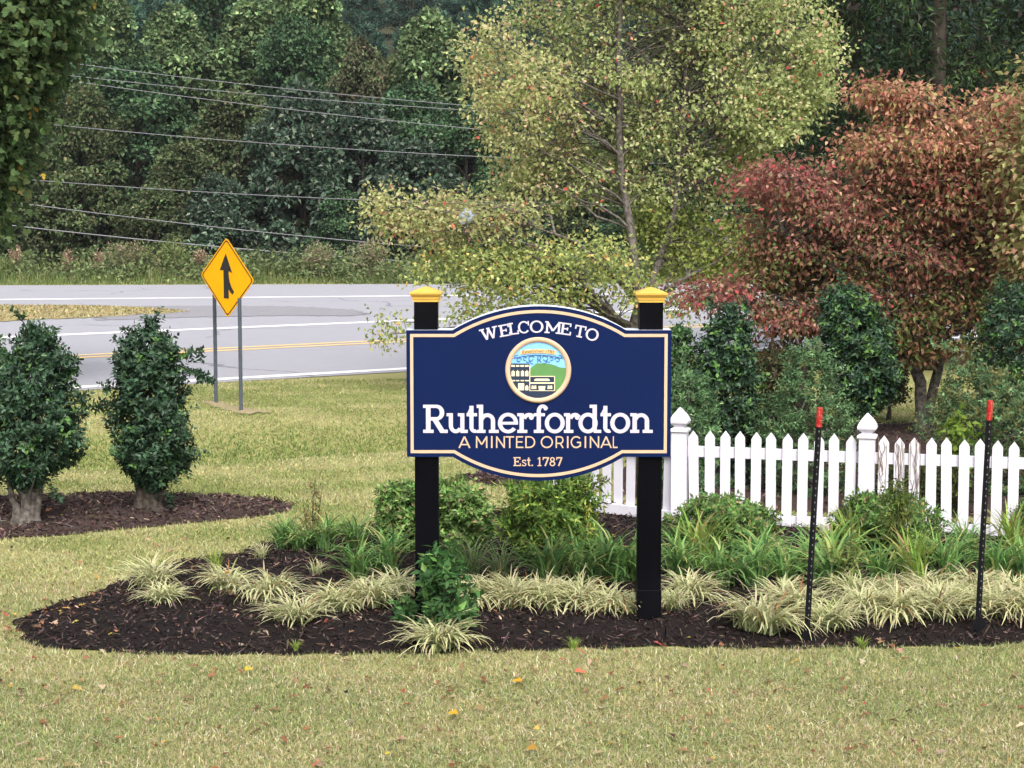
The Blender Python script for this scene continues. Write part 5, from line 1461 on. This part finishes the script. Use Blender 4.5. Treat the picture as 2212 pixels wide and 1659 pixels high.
lir = [(330, 1262, .85, 'greyish variegated clump at the far left end of the row, tallest there'), (352, 1296, .75, 'cream striped clump in front of the greyish one at the far left'), (488, 1272, .85, 'cream striped clump with an orange leaf caught in it, third from the left end'),
       (586, 1292, .92, 'upright yellowish cream clump in the middle of the left part of the row'), (640, 1338, .88, 'low splayed cream clump nearest the lawn in the left part'), (728, 1312, .95, 'dense bright cream clump left of the left sign post, further from it'),
       (800, 1306, .95, 'dense bright cream clump left of the left sign post, in the middle of three'), (858, 1282, .98, 'dense bright cream clump touching the left side of the left sign post'), (566, 1203, .55, 'small pale clump at the back edge beside the lawn'),
       (683, 1238, .55, 'small striped tuft alone on bare mulch behind the row'), (950, 1392, .98, 'splayed striped clump on the mulch in front of the left sign post'), (1030, 1302, .92, 'cream clump just right of the leafy sapling'),
       (1105, 1306, .92, 'cream clump between the sign posts, second right of the sapling'), (1180, 1306, .95, 'pinkish cream clump under the middle of the sign'), (1252, 1310, .92, 'pale clump between the sign posts under the letter o of the name'),
       (1322, 1312, .80, 'pale low clump two short of the right sign post'), (1368, 1318, .62, 'low pale clump touching the left side of the right sign post'), (1452, 1312, .60, 'low brownish pale clump touching the right side of the right sign post'),
       (1492, 1290, .88, 'rounded grey cream clump right of the right sign post'), (1640, 1352, 1.15, 'largest splayed cream clump, left of the nearer red tipped stake'), (1722, 1318, .95, 'cream clump behind the shaft of the nearer red tipped stake'),
       (1795, 1342, 1.0, 'cream clump just right of the nearer red tipped stake'), (1872, 1326, 1.0, 'cream clump, second to the right of the nearer red tipped stake'), (1945, 1330, 1.05, 'cream clump midway between the two red tipped stakes'),
       (2030, 1330, 1.05, 'cream clump, second to the left of the right hand stake'), (2085, 1322, .95, 'cream clump just left of the right hand stake'), (2160, 1326, 1.0, 'pinkish cream clump just right of the right hand stake'), (2222, 1330, 1.0, 'pinkish cream clump cut by the right edge of the picture'),
       (1690, 1296, .8, 'cream clump in the second row behind the largest splayed one'), (1840, 1292, .85, 'cream clump in the second row between the stakes, left'), (1920, 1288, .85, 'cream clump in the second row between the stakes, middle'),
       (2005, 1286, .85, 'cream clump in the second row between the stakes, right'), (2110, 1284, .85, 'cream clump in the second row behind the right hand stake'), (2190, 1286, .85, 'cream clump in the second row at the right edge'),
       (1140, 1292, .8, 'pale clump in the second row under the emblem'), (1215, 1290, .75, 'pale clump in the second row under the name, right of the emblem')]
for k, (px, py, s, lab) in enumerate(lir):
    clump((LIR2 if s < .58 else LIR)[k % (2 if s < .58 else 4)], 'liriope_clump', px, py, s, lab, 'plant', LG, .84 if s > .6 else 1.0)
DG = 'daylily clumps behind the liriope'
day = [(612, 1182, .62, 0, 'dark daylily clump at the back left end of the bed'), (700, 1186, .66, 0, 'dark daylily clump right of the brown tipped weed'), (765, 1182, .62, 0, 'daylily clump at the foot of the left rounded shrub'), (650, 1186, .55, 0, 'daylily clump at the foot of the brown tipped weed'),
       (775, 1250, .72, 0, 'blue green daylily clump on bare mulch left of the left post'), (838, 1236, .72, 0, 'daylily clump close left of the left sign post'), (470, 1232, .35, 1, 'little yellow green tuft at the lawn edge on the left'),
       (1015, 1240, .85, 2, 'fine bladed fountain shaped clump right of the left post'), (1082, 1246, .8, 2, 'fine bladed clump left of the feathery shrub'), (1190, 1262, .85, 0, 'green daylily clump in front of the feathery shrub'), (1255, 1256, .88, 0, 'green daylily clump under the name between the posts'),
       (1320, 1252, .9, 0, 'green daylily clump left of the right post'), (1370, 1250, .8, 0, 'green daylily clump behind the right sign post'), (1520, 1222, 1.0, 1, 'tall upright lime green clump in front of the brown tinged shrub'), (1465, 1240, .85, 0, 'green daylily clump close right of the right post'),
       (1560, 1266, .85, 0, 'green daylily clump in front of the lime green one'), (1630, 1262, .9, 0, 'green daylily clump below the brown tinged shrub'), (1700, 1262, .85, 0, 'green daylily clump left of the nearer red tipped stake'), (1795, 1262, .95, 0, 'blue green daylily clump right of the nearer red tipped stake'),
       (1745, 1222, .8, 0, 'green daylily clump behind the nearer red tipped stake'), (1838, 1196, .9, 1, 'lime green clump in front of the second ball topped post'), (1788, 1206, .8, 1, 'small lime green clump between stake and dark rounded shrub'), (1900, 1262, .85, 0, 'green daylily clump below the dark rounded shrub'),
       (1975, 1262, .9, 1, 'yellow green leafy clump between the stakes'), (2050, 1256, .9, 0, 'green daylily clump left of the right hand stake'), (2150, 1256, .9, 0, 'blue green daylily clump right of the right hand stake'), (2205, 1250, .9, 0, 'green daylily clump at the right edge'),
       (2185, 1200, .95, 1, 'yellowish daylily clump against the fence at the right edge'), (2090, 1206, .85, 0, 'green daylily clump against the fence behind the right hand stake'), (1640, 1226, .8, 0, 'green daylily clump tucked against the brown tinged shrub'), (2030, 1215, .8, 0, 'green daylily clump against the fence right of the dark shrub')]
for k, (px, py, s, kind_, lab) in enumerate(day):
    ms = (DAY, LIM, THN)[kind_]
    clump(ms[k % len(ms)], 'sedge_clump' if kind_ == 2 else 'daylily_clump', px, py, s * (1.0 if px < 1420 else (.90 if py > 1235 else .80)), lab, 'plant', DG)
for px, py, s, lab in ((1238, 1402, .16, 'tiny green grass tuft on the mulch edge right of the splayed clump'), (1862, 1400, .2, 'tiny green grass tuft at the lawn edge between the stakes'), (640, 1400, .14, 'tiny pale grass tuft on the mulch in the left part')):
    clump(LIM[0], 'grass_tuft', px, py, s, lab, 'plant', 'tiny tufts on the mulch')

# ------------------------------------------------------------------ mulch chips, fallen leaves, odds and ends
def chips(rng, P, z, L, Wd, pal):
    n = len(P)
    a = rng.uniform(0, 6.28, n); el = rng.normal(0, .45, n)
    D = np.stack([np.cos(a) * np.cos(el), np.sin(a) * np.cos(el), np.sin(el)], 1)
    N = rng.normal(0, .7, (n, 3)); N[:, 2] += 1
    Sd = unit(np.cross(D, N)); N = np.cross(Sd, D)
    l_ = (L * np.exp(rng.normal(0, .45, n)))[:, None] / 2; w = (Wd * np.exp(rng.normal(0, .35, n)))[:, None] / 2
    B = np.column_stack([P, z])
    V = np.stack([B - D * l_ - Sd * w * .6, B - Sd * w + N * w * .5, B + D * l_ - Sd * w * .3, B + D * l_ + Sd * w * .4, B + Sd * w + N * w * .2, B - D * l_ + Sd * w * .5], 1)
    i6 = np.arange(n) * 6
    return V.reshape(-1, 3), [np.stack([i6, i6 + 1, i6 + 4, i6 + 5], 1), np.stack([i6 + 1, i6 + 2, i6 + 3, i6 + 4], 1)], np.repeat(palette(rng, n, pal, .3), 6, 0)
rng = np.random.default_rng(303)
CH = [(5, (0.025, 0.016, 0.014)), (4, (0.050, 0.033, 0.029)), (4, (0.012, 0.008, 0.008)), (1.5, (0.105, 0.072, 0.062)), (.3, (0.233, 0.153, 0.110))]
CH2 = [(6, (.060, .041, .037)), (4, (.085, .057, .050)), (2.5, (.034, .024, .022)), (1.1, (.15, .105, .085)), (.35, (.24, .17, .13))]
for poly, n, pal, L_, lab in ((BED_MAIN, 62000, CH, .036, 'dark brown shredded bark mulch covering the flower bed under the sign'), (BED_LEFT, 13000, CH2, .05, 'weathered brown bark mulch under the left hollies'),
                              (BED_SMALL, 1800, CH2, .06, 'brown bark mulch behind the sign'), (BED_BACK, 6000, CH2, .06, 'reddish brown mulch behind the fence')):
    mn, mx = poly.min(0), poly.max(0)
    mn = np.maximum(mn, [-6.6, 0]); mx = np.minimum(mx, [8.2, 40])
    P = rng.uniform(mn, mx, (n, 2))
    P = P[inside(poly, P)]
    z = ground_h(P[:, 0], P[:, 1]) + bed_h(poly, P) + rng.uniform(.0, .03, len(P)) ** 1.0
    mb = MB(); mb.add(*chips(rng, P, z, L_, L_ * .24, pal))
    tag(mb.obj('mulch_chips', M['chip']), lab, 'mulch', kind='stuff')

FAL = [(3, (.30, .14, .075)), (2.5, (.28, .19, .10)), (2.5, (.40, .28, .18)), (.7, (.46, .32, .08)), (1.5, (.20, .085, .05)), (.5, (.11, .06, .045)), (.6, (.50, .40, .26)), (.5, (.40, .10, .07))]
P = []
for y0, y1, n in ((7.6, 11.0, 420), (11.0, 14.5, 200), (14.5, 17, 70)):
    q_ = rng.uniform(0, 1, (n, 2)); yy = y0 + (y1 - y0) * q_[:, 1]
    P.append(np.column_stack([(q_[:, 0] * 2 - 1) * (yy * .295 + .3), yy]))
tipb = np.array(G(70, 1345))
P.append(tipb + rng.normal(0, 1, (60, 2)) * [.32, .35])
P = np.concatenate(P); n = len(P)
z = np.array([ground_at(*p) for p in P]) + np.where(inside(BED_MAIN, P), .022, .032)
D = np.column_stack([rng.normal(0, 1, (n, 2)), rng.normal(0, .3, n)]); N = np.column_stack([rng.normal(0, .35, (n, 2)), np.ones(n)])
V, Fc = cards(np.column_stack([P, z]), D, N, rng.uniform(.02, .075, n), rng.uniform(.012, .05, n), .5, lobed=True)
tag(MB().add(V, Fc, np.repeat(palette(rng, n, FAL, .2), 10, 0)).obj('fallen_leaves', M['leaf']), 'fallen orange, tan and yellow leaves scattered over lawn and mulch', 'leaves', kind='stuff')
# the leaves that stand out
for px, py, s, col, lab in ((1128, 1720, .075, (.52, .30, .03), 'bright yellow lobed leaf lying on the lawn below the sign'), (990, 1787, .075, (.55, .33, .03), 'yellow orange leaf on the lawn left of centre'), (528, 1690, .07, (.55, .40, .05), 'pale yellow leaf on the lawn near the mulch on the left'),
                            (1450, 1832, .07, (.09, .045, .03), 'dark brown curled leaf on the lawn right of centre'), (1160, 1630, .09, (.38, .22, .05), 'large golden brown leaf where lawn meets mulch below the sign'), (866, 1738, .065, (.36, .08, .04), 'red leaf on the lawn below the left sign post'),
                            (840, 1640, .05, (.50, .42, .06), 'small bright yellow leaf at the mulch edge'), (492, 1302, .075, (.55, .22, .02), 'orange leaf caught in the striped clump near the left end')):
    py2 = py * 1.0 if py < 1659 else py - 230
    x, y = G(px, min(py2, 1655))
    V, Fc = cards(np.array([[0, 0, .035]]), np.array([[math.cos(px), math.sin(px), .25]]), np.array([[.2, -.35, 1]]), s * .8, s * .65, .6, lobed=True)
    o = MB().add(V, Fc, np.tile(col, (len(V), 1))).obj('fallen_leaf', M['leaf'])
    o.location = (x, y, ground_at(x, y) + (.10 if px == 492 else 0))
    tag(o, lab, 'leaf', 'fallen leaves that stand out')

# pale plastic bag snagged in the tree
rng = np.random.default_rng(17)
a, b = np.meshgrid(np.linspace(0, 2 * math.pi, 15)[:-1], np.linspace(.05, math.pi - .05, 9))
r = .105 * (1 + .28 * np.sin(3 * a + 1) * np.sin(2 * b) + .18 * np.sin(5 * a) * np.sin(4 * b + 1) + rng.normal(0, .06, a.shape))
V = np.stack([r * np.sin(b) * np.cos(a) * 1.1, r * np.sin(b) * np.sin(a) * .7, r * np.cos(b) * 1.0], -1).reshape(-1, 3)
i_ = np.arange(8)[:, None] * 14; j_ = np.arange(14)[None]
Fq = np.stack([i_ + j_, i_ + (j_ + 1) % 14, i_ + 14 + (j_ + 1) % 14, i_ + 14 + j_], -1).reshape(-1, 4)
o = MB().add(V, Fq).obj('plastic_bag', M['plastic'])
o.location = at(1008, 467, YT - 1.15)
tag(o, 'crumpled pale plastic bag snagged in a low limb of the yellow green tree', 'bag')
# pale stone at the foot of the fence
x, y = G(1697 , 1172); 
st = MB().box(-.05, .05, -.035, .035, -.02, .085).obj('marker_stone', M['stone'])
bevel(st, .012); st.location = (x + .34, y, ground_at(x, y)); st.rotation_euler = (.1, 0, .3)
tag(st, 'small pale block at the foot of the fence left of the nearer red tipped stake', 'stone')

# ------------------------------------------------------------------ thin haze that lifts the far wood
hz, hn, hl, ho = new_mat('haze')
pv = hn.new('ShaderNodeVolumePrincipled')
pv.inputs['Color'].default_value = (0.90, 0.95, 1.0, 1)
pv.inputs['Density'].default_value = 0.00015
pv.inputs['Anisotropy'].default_value = 0.2
hl.new(pv.outputs[0], ho.inputs['Volume'])
tag(MB().box(-352, 352, -42, 482, -8.2, 82).obj('haze', hz), 'thin pale haze softening the far wood', 'haze', kind='stuff')
